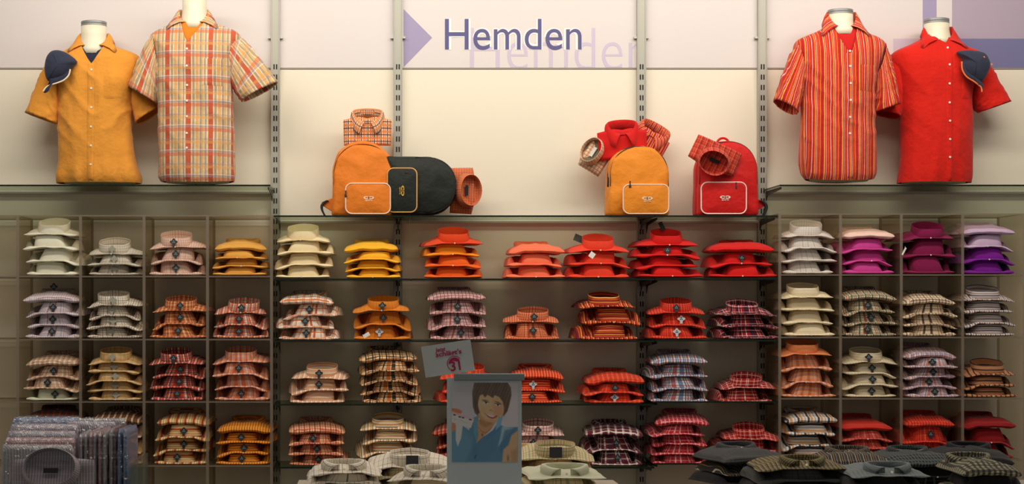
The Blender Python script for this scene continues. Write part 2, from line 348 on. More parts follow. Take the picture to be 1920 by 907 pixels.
fab('greenplaid', 'green, red and cream plaid', (224, 208, 174), [(.0, .24, (70, 90, 70), .85), (.4, .12, (170, 50, 36), .85), (.66, .12, (50, 40, 40), .7)], .034, [(.0, .26, (80, 96, 76), .6), (.5, .12, (150, 60, 50), .6)], .026)
fab('creambrown', 'cream and dark brown plaid', (232, 212, 180), [(.0, .14, (70, 34, 30), .9), (.5, .1, (170, 60, 40), .8)], .032, [(.0, .14, (70, 34, 30), .7)], .026)
fab('navystripe', 'navy, white and brown striped', (214, 204, 200), [(.0, .24, (56, 50, 76), .9), (.5, .18, (150, 100, 70), .8)], .024, None, swap=True)
fab('tangingham', 'light terracotta plaid', (236, 160, 110), [(.0, .2, (196, 90, 40), .7), (.5, .16, (226, 206, 210), .7)], .026, [(.0, .14, (150, 140, 160), .5), (.5, .14, (200, 96, 50), .5)], .022)
fab('creamline', 'cream finely striped', (230, 216, 186), [(.0, .2, (150, 120, 90), .6), (.5, .1, (110, 110, 90), .5)], .014, None, swap=True)
fab('blueorange', 'white, blue and orange plaid', (226, 208, 206), [(.0, .24, (90, 110, 160), .7), (.4, .2, (206, 96, 56), .75)], .024, [(.0, .24, (100, 116, 160), .5), (.5, .16, (196, 90, 60), .5)], .02)
fab('brownblack', 'light brown and black striped', (190, 130, 90), [(.0, .3, (30, 24, 24), .9)], .024, None, swap=True)
fab('navygold', 'white, navy and gold striped', (222, 212, 204), [(.0, .2, (34, 40, 56), .95), (.3, .22, (206, 140, 60), .85), (.7, .1, (120, 130, 150), .7)], .05, None, swap=True)
fab('dullredplaid', 'dull red plaid', (206, 80, 66), [(.0, .2, (150, 40, 40), .6), (.5, .1, (236, 170, 150), .6)], .018, [(.0, .2, (150, 40, 40), .5)], .018)
fab('darkred', 'dark red', (150, 20, 24))
fab('whitegrid', 'white with dark grid', (226, 218, 200), [(.0, .06, (70, 50, 60), .8), (.5, .05, (170, 110, 120), .6)], .036, [(.0, .05, (110, 50, 60), .8)], .036)
fab('khakiplaid', 'khaki, rose and green plaid', (214, 200, 156), [(.0, .14, (120, 130, 90), .6), (.4, .08, (170, 90, 80), .7), (.7, .05, (60, 60, 60), .6)], .036, [(.0, .14, (130, 136, 96), .6), (.5, .07, (170, 90, 80), .6)], .03)
fab('greycheck', 'dark grey checked', (64, 65, 66), [(.0, .14, (40, 40, 42), .8)], .014, [(.0, .14, (40, 40, 42), .8)], .014)
fab('oliveplaid', 'olive and black plaid', (118, 106, 70), [(.0, .3, (40, 40, 34), .85), (.5, .08, (196, 176, 120), .8)], .016, [(.0, .24, (50, 46, 36), .6)], .02)
fab('darkstripe', 'charcoal striped', (44, 40, 37), [(.0, .06, (206, 196, 170), .8), (.3, .05, (190, 140, 50), .8), (.6, .04, (200, 196, 190), .6)], .03)
fab('blackteal', 'black and teal plaid', (30, 32, 35), [(.0, .12, (110, 130, 130), .6), (.5, .08, (150, 150, 150), .5)], .026, [(.0, .14, (110, 130, 130), .5)], .024)
fab('black', 'plain black', (26, 26, 30))
fab('blackcream', 'black and cream checked', (150, 146, 118), [(.0, .5, (26, 26, 30), .85)], .02, [(.0, .45, (30, 30, 34), .7)], .02)
fab('greyshiny', 'grey checked', (120, 128, 130), [(.0, .2, (80, 90, 94), .6)], .014, [(.0, .2, (80, 90, 94), .6)], .014)
TAGB = mat('black tag', (22, 24, 28), .5); TAGW = mat('silver tag', (190, 196, 200), .4); TAGG = mat('grey tag', (150, 148, 130), .5); EMB = mat('tag emblem', (120, 136, 138), .4)
BTN = mat('shirt button', (238, 232, 214), .3)
def rpow(v, e): return math.copysign(abs(v)**e, v)
# ---------------------------------------------------------------- collars
def collar_back(parent, m, c, a, bb, h, z0, tilt, swap, name='collar', flare=1.16, ex=.8, xs=0, lean=0):
    """closed ring with its turned-down back facing the viewer"""
    n = 36; prof = [(.95, 0, 0), (.96, .5, 0), (.965, .97, 1), (.985, 1.0, 1), (1.005, .96, 1), (1+(flare-1)*.5, .5, 1), (flare, .03, 1), (flare-.02, .0, 1)]
    V = []; UV = []
    for i in range(n+1):
        th = 2*PI*i/n; sx = rpow(math.sin(th), ex); cy = -rpow(math.cos(th), ex)
        for (r, zf, _) in prof:
            # at the far side the flap closes to the stand
            far = sm(0.1, .9, cy); rr = r if r <= 1.01 else 1.01+(r-1.01)*(1-.5*far)
            x = a*rr*sx; y = bb*rr*cy
            z = z0+h*zf*(1-.15*far)+tilt*(y+bb)*zf - .004*abs(sx)*zf
            V.append((c[0]+x+lean*zf*h, c[1]+y, z)); u_, v_ = th*a*1.05, zf*h*1.1+(0 if r < 1 else .003)
            UV.append((v_*1.0+.003, u_) if swap else (u_, v_))
    return mk(name, V, grid_faces(n+1, len(prof), flip=True), m, parent, uv=UV)
def collar_front(parent, m, c, a, bb, h, tilt, swap=False, name='collar', g=24, tp=50, rb=.154, rby=.12, drop=.05, fdrop=.03, ring=None, backr=1.35):
    """shirt collar open towards the viewer, with two points; c = centre at the base"""
    n = 40; V = []; UV = []; g = math.radians(g); tp = math.radians(tp)
    for i in range(n+1):
        th = g+(2*PI-2*g)*i/n; s_ = abs(math.pi-th)/(PI-g)           # 1 at the ends, 0 at the back
        sg = 1 if th < PI else -1
        phi = th if th < PI else 2*PI-th
        tb = tp+(phi-g)*(PI-tp)/(PI-g)
        zb = -tilt*math.cos(phi)*(1 if phi < PI/2 else .15); hh = h*(1-.35*sm(.5, 1, s_))
        rows_ = [(a*.97*math.sin(phi), -bb*.97*math.cos(phi), zb), (a*.93*math.sin(phi), -bb*.93*math.cos(phi), zb+hh*.6), (a*.92*math.sin(phi), -bb*.92*math.cos(phi), zb+hh),
                 (a*.97*math.sin(phi), -bb*.97*math.cos(phi), zb+hh+.003)]
        fk = max(0, (s_-.42)/.58)**1.3; rbx = a*backr+(rb-a*backr)*fk; ry = bb*backr+(rby-bb*backr)*fk
        end = (rbx*math.sin(tb), -ry*math.cos(tb), zb+hh-drop-fdrop*sm(.35, 1, s_))
        p3 = rows_[-1]
        for k in (.3, .65, 1):
            bul = .008*math.sin(PI*k)
            rows_.append((p3[0]+(end[0]-p3[0])*k+bul*math.sin(phi), p3[1]+(end[1]-p3[1])*k-bul*abs(math.cos(phi)), p3[2]+(end[2]-p3[2])*k+bul))
        rows_.append((end[0]*.98, end[1]+.004, end[2]-.001))
        vv = [0, .6*hh, hh, hh+.003, hh+.3*drop*1.4, hh+.65*drop*1.4, hh+drop*1.4, hh+drop*1.45]
        for (x, y, z), v_ in zip(rows_, vv):
            V.append((c[0]+sg*x, c[1]+y, c[2]+z)); u_ = sg*phi*a*1.3
            UV.append((v_, u_) if swap else (u_, v_))
    o = mk(name, V, grid_faces(n+1, 8), m, parent, uv=UV)
    sd = o.modifiers.new('thickness', 'SOLIDIFY'); sd.thickness = .0016; sd.offset = 0
    return o
def size_tag(parent, x, y, z, kind, slope=.3):
    if kind == 'band':
        b_ = MB(); b_.box(-.024, .024, -.001, .001, -.019, .021); t = b_.build('neck_label', mat('dark collar label', (48, 46, 58), .6), parent); t.location = (x, y, z); t.rotation_euler = (-slope*.5, 0, 0); return
    mm = {'black': TAGB, 'white': TAGW, 'grey': TAGG}[kind]
    n = 32; pts = []
    for k in range(n):
        t = 2*PI*k/n; r = .0155*(1+.22*math.cos(4*t)); pts.append((r*math.cos(t)*1.05, r*math.sin(t)*.95))
    b_ = MB(); b_.prism(pts, -.0012, .0012); b_.prism([(-.006, -.024), (.006, -.024), (.006, -.008), (-.006, -.008)], -.001, .001)
    t = b_.build('size_tag', mm, parent); t.location = (x, y, z); t.rotation_euler = (-slope, 0, 0)
    if kind != 'grey':
        b_ = MB()
        for ex, ez in ((0, .0045), (-.004, -.003), (.004, -.003)):
            b_.prism([(ex+.0032*math.cos(q*PI/3), ez+.0032*math.sin(q*PI/3)) for q in range(6)], -.0022, -.0012)
        b_.build('tag_emblem', EMB if kind == 'black' else TAGB, t)
# ---------------------------------------------------------------- one folded shirt
XS = [-1, -.985, -.95, -.9, -.82, -.72, -.6, -.45, -.3, -.15, 0, .15, .3, .45, .6, .72, .82, .9, .95, .985, 1]
YS = [0, .004, .014, .03, .05, .08, .12, .17, .25, .36, .5, .65, .8, .9, .96, .99, 1]
def folded_shirt(loc, rotz, W, D, pitch, fb, kind, tagk, label, group, rng, bottom=False, wild=1.0, name='folded_shirt', colw=.075, tilt=None):
    m, desc, swap = FB[fb]
    root = empty(name, loc, label, 'shirt', group, rot=(0, 0, rotz))
    t = min(.0085, pitch*.17); rev = kind == 'rev'
    dl, dr = (0, 0) if bottom else (rng.uniform(.0, .45)*pitch*wild, rng.uniform(.0, .45)*pitch*wild)
    if rev: t = min(.026, pitch*.85); dl, dr = rng.uniform(0, .012), rng.uniform(0, .012)
    sd = rng.uniform(0, 100); skew = rng.uniform(-.02, .02); rollw = rng.uniform(.9, 1.9) if not rev else .3; rollr = rollw*rng.uniform(.6, 1.2)
    top = kind in ('ring', 'rev', 'flat', 'frontc')
    Hh = (pitch-t)*.86 if not top else (.036 if kind == 'ring' else .022)
    V = []; UV = []
    for side in (1, 0):
        for sx in XS:
            for sy in YS:
                ax = abs(sx)
                x = sx*W/2*(1+.02*math.sin(sy*9+sd)+ (.03*sm(.1, .5, sy)*(1 if sx > 0 else -1)*math.sin(sd)))+skew*sy
                y = sy*D+.006*noise.noise(Vector((sx*2+sd, 0, 3)))*(1-sm(0, .3, sy))+ .012*sm(.7, 1, ax)*(1-sy)
                e = math.sqrt(max(0, 1-ax**7))*math.sqrt(max(0, 1-(1-min(1, sy/.05))**2))*math.sqrt(max(0, 1-max(0, (sy-.95)/.05)**2))
                roll = 1+(rollw if sx < 0 else rollr)*sm(.42, .78, ax)*(1-sm(.06, .2, sy))+.25*noise.noise(Vector((sx*3, sd, 0)))
                th = t*roll*e
                drp = (dl if sx < 0 else dr)*sm(.38, 1, ax)
                mid = t*.5-drp*(1-.5*sy)+.0035*noise.noise(Vector((sx*2.5+sd, sy*2, 7)))*wild*(0 if bottom else 1)+t*.3*sm(.5, .8, ax)*(1-sm(.06, .2, sy))*(1 if bottom else 0)
                if rev: mid += .5*.006*math.cos(ax*2)
                z = mid + (th/2 if side else -th/2)
                if side:
                    f = (sm(.14, .30, sy) if not top else sm(.05, .26, sy))*(1-sm(.9, 1, sy))*math.sqrt(max(0, 1-ax**14))
                    pocket = 1-.85*math.exp(-((ax-.66)/.13)**4)*(1-sm(.35, .6, sy))
                    hm = Hh*f*pocket+.004*noise.noise(Vector((sx*4+sd, sy*5, 1)))*f
                    if top: hm = Hh*f*(1-.45*sm(.3, 1, ax))+.006*noise.noise(Vector((sx*4+sd, sy*5, 1)))*f
                    z += hm
                V.append((x, y, z)); UV.append((x+sd*.01, y+(0 if side else .01)))
    nx, ny = len(XS), len(YS); Fc = grid_faces(nx, ny, off=0)+grid_faces(nx, ny, off=nx*ny, flip=True)
    for i in range(nx-1):
        Fc.append((i*ny, nx*ny+i*ny, nx*ny+(i+1)*ny, (i+1)*ny)); a = ny-1; Fc.append((i*ny+a, (i+1)*ny+a, nx*ny+(i+1)*ny+a, nx*ny+i*ny+a))
    for j in range(ny-1):
        Fc.append((j, j+1, nx*ny+j+1, nx*ny+j)); o_ = (nx-1)*ny; Fc.append((o_+j, nx*ny+o_+j, nx*ny+o_+j+1, o_+j+1))
    bodyo = mk('folded_body', V, Fc, m, root, uv=UV)
    cx = rng.uniform(-.012, .012)*wild
    if kind == 'ring':
        h = .043; ti = .42 if loc[2] > 1.75 else .32 if tilt is None else tilt
        collar_back(root, m, (cx, .012+.062*1.1), colw*1.03, .062, h, t*.8, ti, swap, flare=1.05, lean=rng.uniform(-.15, .15))
        zc = t*.8+h*.55; yc = .012-.002
        # inside back label
        b_ = MB(); b_.prism([(-.016, -.005), (.016, -.005), (.016, .005), (-.016, .005)], -.0006, .0006)
        lb = b_.build('neck_label', TAGB, root); lb.location = (cx, .018+.062*2.02, t*.8+h*.72+ti*.12); lb.rotation_euler = (.3, 0, 0)
    elif kind == 'mid':
        h = pitch-t*.75
        collar_back(root, m, (cx, .016+.05*1.26), colw-.010, .05, h, t*.75, 0, swap, flare=1.26, ex=.45, lean=rng.uniform(-.25, .25))
        zc = t*.75+h*.5; yc = .016+.004
    elif kind in ('rev', 'frontc'):
        yy = .2 if kind == 'rev' else .05
        collar_front(root, m, (cx, yy+.02, t+Hh*.6-.004), colw, .04, .03, .004, swap, g=14, tp=40, rb=colw*1.2, rby=.05, drop=.024, fdrop=.006, backr=1.12)
        b_ = MB(); b_.lathe([(.0001, 0), (.005, 0), (.005, .0015), (.0001, .002)], (0, 0, 0), 12); bt = b_.build('button', BTN, root); bt.location = (cx, yy-.03, t+Hh*.6+.008); bt.rotation_euler = (PI/2-.5, 0, 0)
        zc = None
        if kind == 'frontc': bt.location = (cx, -.0, t+.012)
    if tagk and kind in ('ring', 'mid'):
        size_tag(root, cx+rng.uniform(-.01, .01), yc-.006, zc, tagk, .22)
    # seam button on the front edge, as in the photo
    if kind in ('mid', 'ring') and rng.random() < .5:
        b_ = MB(); b_.lathe([(.0001, 0), (.0036, 0), (.0036, .0012), (.0001, .0016)], (0, 0, 0), 10); bt = b_.build('button', BTN, root); bt.location = (cx+rng.uniform(-.01, .01), -.001, t*.55); bt.rotation_euler = (PI/2, 0, 0)
    return root
ORD = ['topmost', 'second from top', 'third from top', 'fourth from top', 'fifth from top']
def stack(cx, base, topy, fabs, kind, tagk, place_, W=105, yf=-.345, lean=0, seed=None, D=.30):
    n = len(fabs); place = place_; rng = random.Random(seed if seed is not None else int(cx*7+base))
    Ht = (base-topy)*S(yf); topx = {'ring': .072, 'rev': .066, 'flat': .04}[kind]
    p = (Ht-topx)/(n-1); b0 = P(cx, base, yf)
    cub = 'cubbies' in place; W *= (.95 if 'left cub' in place else .93) if cub else 1; jx, jr = (.006, .05) if cub else (.011, .09)
    for i in range(n):                                   # i = 0 is the bottom shirt
        fb = fabs[n-1-i]; top = i == n-1
        od = 'bottom' if i == 0 else ORD[n-1-i]
        lab = '%s shirt, %s, %s' % (FB[fb][1], od, place)
        tk = tagk if not isinstance(tagk, (list, tuple)) else tagk[n-1-i]
        wpx = W*rng.uniform(.95, 1.05)
        folded_shirt((b0[0]+lean*i*.004+rng.uniform(-jx, jx), yf+rng.uniform(-.008, .010), b0[2]+i*p+.0015), rng.uniform(-jr, jr), wpx*S(yf), D,
                     p if not top else .03, fb, kind if top else 'mid', tk, lab, 'folded shirts in the pile %s' % place, rng, bottom=(i == 0))
L = 'left cubbies row %s, column %s'; M = '%s glass tier, %s'; R = 'right cubbies row %s, column %s'
B = 'black'; G = 'grey'
o1 = ['first', 'second', 'third', 'fourth']; r1 = ['top', 'second', 'third', 'fourth']
stack(97, 516, 413, ['offwhite']*4, 'ring', None, L % ('one', 'one'), lean=-1)
stack(214, 516, 450, ['greybeige']*3, 'ring', G, L % ('one', 'two'))
stack(331, 516, 437, ['pinkbeige']*3, 'ring', B, L % ('one', 'three'))
stack(449, 516, 444, ['mustard']*4, 'rev', None, L % ('one', 'four'))
stack(97, 634, 541, ['lavcheck']*4, 'rev', B, L % ('two', 'one'))
stack(212, 634, 546, ['browngrid']*4, 'ring', G, L % ('two', 'two'))
stack(332, 634, 556, ['rustcheck']*3, 'ring', B, L % ('two', 'three'))
stack(450, 634, 560, ['redorplaid']*3, 'ring', B, L % ('two', 'four'))
stack(95, 751, 661, ['beigebrown']*3+['palegreen'], 'rev', B, L % ('three', 'one'))
stack(212, 751, 653, ['tanyellow']*5, 'ring', G, L % ('three', 'two'))
stack(331, 751, 655, ['rednavy']*4, 'ring', B, L % ('three', 'three'))
stack(450, 751, 652, ['peachlav']*4, 'ring', [None, B, None, B], L % ('three', 'four'))
stack(95, 871, 765, ['darkbrown', 'rustcheck', 'beigebrown', 'beigebrown'], 'rev', None, L % ('four', 'one'))
stack(213, 871, 768, ['darkolive', 'beigebrown', 'tanyellow', 'beigebrown'], 'rev', None, L % ('four', 'two'))
stack(339, 871, 772, ['tanred']*4, 'rev', B, L % ('four', 'three'))
stack(455, 871, 786, ['goldstripe']*4, 'rev', B, L % ('four', 'four'))
mo = ['first', 'second', 'third', 'fourth', 'fifth', 'sixth', 'seventh']
def mrow(tier, base, items):
    for k, (cx, tp, fb, kd, tg, *ex) in enumerate(items):
        stack(cx, base-(1.5 if cx > 1215 else 0), tp, fb, kd, tg, M % (tier, mo[k]+' pile from left'), **(ex[0] if ex else {}))
mrow('upper', 521, [(570, 424, ['cream']*4, 'ring', None), (699, 446, ['yellow']*4, 'rev', None), (849, 430, ['deeporange', 'apricot', 'orange', 'orange'], 'ring', None),
     (1003, 450, ['salmon']*3, 'rev', None), (1124, 443, ['coral']*3, 'ring', None, {'W': 112}), (1257, 433, ['red']*4, 'ring', [None, B, None, None], {'W': 118}), (1396, 447, ['red']*3, 'rev', [None, B, None], {'W': 122})])
mrow('second', 637, [(578, 545, ['orwindow']*4, 'rev', B), (714, 556, ['goldbrown']*3, 'ring', [B, B, 'white']), (857, 538, ['mauvecheck']*4, 'rev', B),
     (999, 577, ['oringham']*2, 'ring', B), (1146, 548, ['redgold']*3, 'ring', None), (1272, 560, ['redfine']*3, 'ring', [B, 'white', 'white']), (1407, 563, ['tartan']*3, 'ring', None)])
mrow('third', 756, [(597, 683, ['peachstripe']*3, 'ring', [B, B, None]), (732, 652, ['blackplaid']*5, 'rev', None), (882, 684, ['redorcheck']*3, 'ring', None),
     (1004, 686, ['redorstripe']*3, 'rev', [None, 'white', B]), (1152, 694, ['redorcheck']*3, 'rev', [None, B, 'white']), (1277, 658, ['bluered']*4, 'rev', None), (1402, 701, ['redtartan']*2, 'ring', None)])
mrow('bottom', 873, [(595, 788, ['redcream']*4, 'rev', B), (728, 778, ['greyorstripe']*4, 'ring', None), (868, 790, ['darkredcheck']*4, 'rev', None),
     (1005, 790, ['pinkwhite']*3, 'ring', B), (1151, 793, ['burgundy']*3, 'rev', B), (1276, 772, ['redpink']*5, 'rev', None), (1412, 797, ['redplaid', 'redplaid', 'brick'], 'ring', None)])
stack(1519, 513, 416, ['whitegrey']*4, 'ring', None, R % ('one', 'one'))
stack(1629, 513, 422, ['blush', 'magenta', 'magenta', 'magenta'], 'rev', None, R % ('one', 'two'), W=102)
stack(1744, 513, 420, ['plum']*3, 'ring', None, R % ('one', 'three'))
stack(1858, 513, 414, ['lilac', 'lilac', 'violet', 'violet'], 'rev', None, R % ('one', 'four'), W=104)
stack(1518, 630, 531, ['creamstripe']*4, 'ring', None, R % ('two', 'one'), lean=-1)
stack(1634, 630, 537, ['greenplaid']*4, 'rev', B, R % ('two', 'two'))
stack(1745, 630, 545, ['creambrown']*4, 'rev', None, R % ('two', 'three'))
stack(1858, 630, 536, ['navystripe']*4, 'ring', None, R % ('two', 'four'))
stack(1518, 745, 638, ['terracotta', 'tangingham', 'tangingham', 'tangingham'], 'ring', None, R % ('three', 'one'), lean=-1)
stack(1635, 745, 653, ['creamline']*4, 'ring', B, R % ('three', 'two'))
stack(1750, 745, 646, ['blueorange']*5, 'rev', B, R % ('three', 'three'))
stack(1862, 745, 676, ['brownblack']*3, 'ring', None, R % ('three', 'four'))
stack(1518, 860, 768, ['navygold']*4, 'rev', None, R % ('four', 'one'), lean=1)
stack(1626, 860, 782, ['brick', 'dullredplaid', 'dullredplaid', 'dullredplaid'], 'rev', None, R % ('four', 'two'))
stack(1744, 860, 776, ['redfine']*3, 'rev', B, R % ('four', 'three'))
stack(1858, 860, 778, ['darkred']*3, 'rev', None, R % ('four', 'four'))
# ---------------------------------------------------------------- display shirts on bust mannequins
def interp(prof, py):
    """prof sorted from bottom (large py) to top; smooth interpolation of (xl, xr, hd)"""
    for (a, b_) in zip(prof, prof[1:]):
        if a[0] >= py >= b_[0]:
            k = (a[0]-py)/(a[0]-b_[0]); return [a[i]+(b_[i]-a[i])*k for i in (1, 2, 3)]
    return prof[0][1:] if py > prof[0][0] else prof[-1][1:]
def smooth_rows(prof, n):
    top, bot = prof[-1][0], prof[0][0]; pys = []
    for (a, b_) in zip(prof, prof[1:]):
        k = max(2, int(round((a[0]-b_[0])/3.2))+ (2 if b_[0] < prof[-1][0]+30 else 0))
        pys += [a[0]+(b_[0]-a[0])*i/k for i in range(k)]
    pys.append(top); R_ = [[p]+list(interp(prof, p)) for p in pys]
    for _ in range(3):
        Q = [r[:] for r in R_]
        for i in range(1, len(R_)-1):
            for c in (1, 2, 3): Q[i][c] = R_[i][c]*.5+(R_[i-1][c]+R_[i+1][c])*.25
        R_ = Q
    return R_
NE = 2.35
class Torso:
    def __init__(s, yc, py_base, prof, cx, seed, wr=1.0, gather=0, hem=0):
        s.yc, s.base, s.cx, s.seed, s.wr, s.gather, s.hem = yc, py_base, cx, seed, wr, gather, hem
        s.rows = smooth_rows(prof, 80); s.s = S(yc); s.prof = prof
        s.o = P(cx, py_base, yc)
    def X(s, px): return (px-s.cx)*s.s
    def Z(s, py): return (s.base-py)*s.s
    def disp(s, x, z, front=1.0):
        k = s.seed
        H = (s.base-s.prof[-1][0])*s.s; low = 1-sm(.0, H*.75, z)
        v = .0075*noise.noise(Vector((x*9+k, z*3.2, k)))+.0045*noise.noise(Vector((x*22+k, z*6, 3)))
        # creases running down from the armpits towards the middle
        r = 1-abs(noise.noise(Vector((x*7+z*6+k, (z-abs(x))*5, 9))))*2.2; v += .0055*max(0, r)**2*sm(.1, .3, z)*(1-sm(H*.85, H, z))
        r2 = 1-abs(noise.noise(Vector((x*12+k*2, z*2.2, 21))))*2; v += .007*max(0, r2)**2*low
        if s.gather: v += s.gather*(.0045*math.sin(x*70+3*noise.noise(Vector((x*8, 0, k))))*(1-sm(0, .11, z)))
        return v*s.wr*1.7*(1-.75*sm(H*.88, H, z))
    def point(s, xl, xr, hd, py, th, shrink=0, dsp=True):
        c = (s.X(xl)+s.X(xr))/2; hw = (s.X(xr)-s.X(xl))/2-shrink; h = hd-shrink
        sx = rpow(math.sin(th), 2/NE); cy = rpow(math.cos(th), 2/NE)
        x = c+hw*sx; z = s.Z(py); back = .85 if cy < 0 else 1
        y = -h*cy*back
        if dsp:
            d = s.disp(x+ (3 if cy < 0 else 0), z); n = Vector((sx, -cy)).normalized(); x += n.x*d*.8; y += n.y*d
        return x, y, z
    def front_y(s, x, z):
        py = s.base-z/s.s; xl, xr, hd = s.row(py); c = (s.X(xl)+s.X(xr))/2; hw = (s.X(xr)-s.X(xl))/2
        u_ = min(.999, abs((x-c)/hw)); y = -hd*(1-u_**NE)**(1/NE); return y-s.disp(x, z)
    def row(s, py):
        R_ = s.rows
        for a, b_ in zip(R_, R_[1:]):
            if a[0] >= py >= b_[0]:
                k = (a[0]-py)/(a[0]-b_[0]+1e-9); return [a[i]+(b_[i]-a[i])*k for i in (1, 2, 3)]
        return R_[-1][1:] if py < R_[-1][0] else R_[0][1:]
    def body(s, parent, m, pv, opx, name='shirt_body', shrink=0, pytop=None, dsp=True, uvrot=0, hemf=None, pybot=None):
        """pv: py of the bottom of the neck opening, opx: (left, right) px of the opening at the top"""
        V = []; UV = []; n = 88; rows_ = [r for r in s.rows if (pytop is None or r[0] >= pytop) and (pybot is None or r[0] <= pybot)]
        ptop = rows_[-1][0]
        for ri, (py, xl, xr, hd) in enumerate(rows_):
            c = (s.X(xl)+s.X(xr))/2; hw = (s.X(xr)-s.X(xl))/2-shrink
            def ang(x): u_ = max(-.98, min(.98, (x-c)/hw)); return math.asin(rpow(u_, NE/2))
            t0, t1 = 0, 2*PI
            if pv is not None:
                k = max(0, min(1, (pv-py)/(pv-ptop))) if py < pv else 0
                mid = opx[2]
                xr_ = s.X(mid+(opx[1]-mid)*k**.8); xl_ = s.X(mid+(opx[0]-mid)*k**.8)
                t0 = ang(xr_); t1 = 2*PI+ang(xl_)
            for j in range(n+1):
                th = t0+(t1-t0)*j/n
                x, y, z = s.point(xl, xr, hd, py, th, shrink, dsp)
                if hemf and ri < 10: z += hemf(x-c, hw)*(1-ri/10)
                wrapx = x+math.copysign(max(0, y+hd*.35), x-c)*.9
                V.append((x, y, z)); UV.append((wrapx, z))
        return mk(name, V, grid_faces(len(rows_), n+1, flip=True), m, parent, uv=UV)
    def sleeve(s, parent, m, top, arm, ho, hi, yr=.075, sag=.02, seed=0, yoff=0, uvang=True):
        T, A, O, I = [Vector((s.X(p[0]), s.Z(p[1]))) for p in (top, arm, ho, hi)]
        N = 22; n = 40; V = []; UV = []
        c0, c1 = (T+A)/2, (O+I)/2; L_ = (c1-c0).length
        for i in range(-2, N+1):
            k = i/N; kk = max(0, k)
            c = c0.lerp(c1, k); hv = (T-A).lerp(O-I, kk)/2*(1+.06*math.sin(PI*kk))*(.84+.16*sm(-.02, .22, k))
            c = c+ (c1-c0).orthogonal().normalized()*0
            ry = yr*(1+.12*kk); 
            for j in range(n):
                t = 2*PI*j/n; ct, st = rpow(math.cos(t), .85), rpow(math.sin(t), .85)
                p = c+hv*ct; y = -ry*st+yoff
                d = .006*noise.noise(Vector((ct*3+seed, st*3, k*4)))+.007*max(0, 1-abs(noise.noise(Vector((ct*2+k*3+seed, st*2-k*2, 5))))*2.4)**2
                d *= sm(-.1, .2, k)
                nv = (hv.normalized()*ct); p = p+nv*d; y -= d*st
                V.append((p.x, y, p.y)); UV.append((ct*hv.length+(0.0 if st > 0 else .3), k*L_+seed))
        hem = []
        for j in range(n):                                     # turned-in hem
            x, y, z = V[-n+j]; hem.append((x+(c0.x-c1.x)*.03-(x-c1.x)*.06, y*.93, z+(c0.y-c1.y)*.03))
        V += hem; UV += UV[-n:]
        f = []
        nr = N+4
        for i in range(nr-1):
            for j in range(n): f.append((i*n+j, i*n+(j+1) % n, (i+1)*n+(j+1) % n, (i+1)*n+j))
        o = mk('sleeve', V, f, m, parent, uv=UV)
        sd = o.modifiers.new('thickness', 'SOLIDIFY'); sd.thickness = .0015; sd.offset = -1
        # stitched cuff band
        return o
    def strip(s, parent, m, x0, x1, py0, py1, name, off=.0035, nx=5, uvs=None, thick=.0015, top_fn=None):
        V = []; UV = []; nz = max(3, int(abs(py0-py1)/3)+1)
        for i in range(nx+1):
            for j in range(nz+1):
                px = x0+(x1-x0)*i/nx; py = py0+(py1-py0)*j/nz
                if top_fn: py += top_fn(i/nx)*(1-j/nz)
                x, z = s.X(px), s.Z(py); ed = 0 if 0 < i < nx and 0 < j < nz else .0025
                V.append((x, s.front_y(x, z)-off+ed, z)); UV.append((x+.003, z))
        return mk(name, V, grid_faces(nx+1, nz+1), m, parent, uv=UV)
    def button(s, parent, px, py, off=.006, r=.0055):
        x, z = s.X(px), s.Z(py)
        b_ = MB(); b_.lathe([(.0001, 0), (r, 0), (r*1.05, .001), (r*.8, .0022), (r*.3, .0016), (.0001, .0016)], (0, 0, 0), 16)
        o = b_.build('button', BTN, parent, smooth=True); o.location = (x, s.front_y(x, z)-off+.001, z); o.rotation_euler = (PI/2, 0, 0); return o
SKIN = mat('mannequin cream', (236, 226, 200), .45); CAPG = mat('mannequin cap grey', (150, 152, 150), .4, .3)
def bust(T, neck, pycap, pyneck_bottom, label):
    root = empty('bust_mannequin', T.o, label, 'mannequin', 'bust mannequins on the upper shelves')
    rows_ = T.rows; xl, xr = neck; c = (T.X(xl)+T.X(xr))/2; r = (T.X(xr)-T.X(xl))/2
    V = []; n = 48
    for (py, a, b_, hd) in rows_:
        for j in range(n): V.append(T.point(a, b_, hd, py, 2*PI*j/n, .02, False))
    f = [(i*n+(j+1) % n, i*n+j, (i+1)*n+j, (i+1)*n+(j+1) % n) for i in range(len(rows_)-1) for j in range(n)]
    f += [tuple(range(n)), tuple((len(rows_)-1)*n+j for j in range(n))[::-1]]
    mk('torso', V, f, SKIN, root)
    z0 = T.Z(pyneck_bottom); z1 = T.Z(pycap+9); z2 = T.Z(pycap)
    b1 = MB(); b1.lathe([(r*1.28, z0-.03), (r*1.16, z0), (r*1.05, z0+(z1-z0)*.35), (r*1.0, z0+(z1-z0)*.6), (r*.99, z1)], (c, 0, 0), 40, .95); b1.build('neck', SKIN, root, smooth=True)
    b1 = MB(); h = z2-z1; b1.lathe([(r*.98, z1), (r*1.0, z1+.001), (r*1.0, z1+h*.35), (r*.96, z1+h*.45), (r*1.0, z1+h*.55), (r*1.0, z1+h*.93), (r*.96, z1+h), (r*.4, z1+h)], (c, 0, 0), 40, .95); b1.build('neck_cap', CAPG, root, smooth=False)
    return root
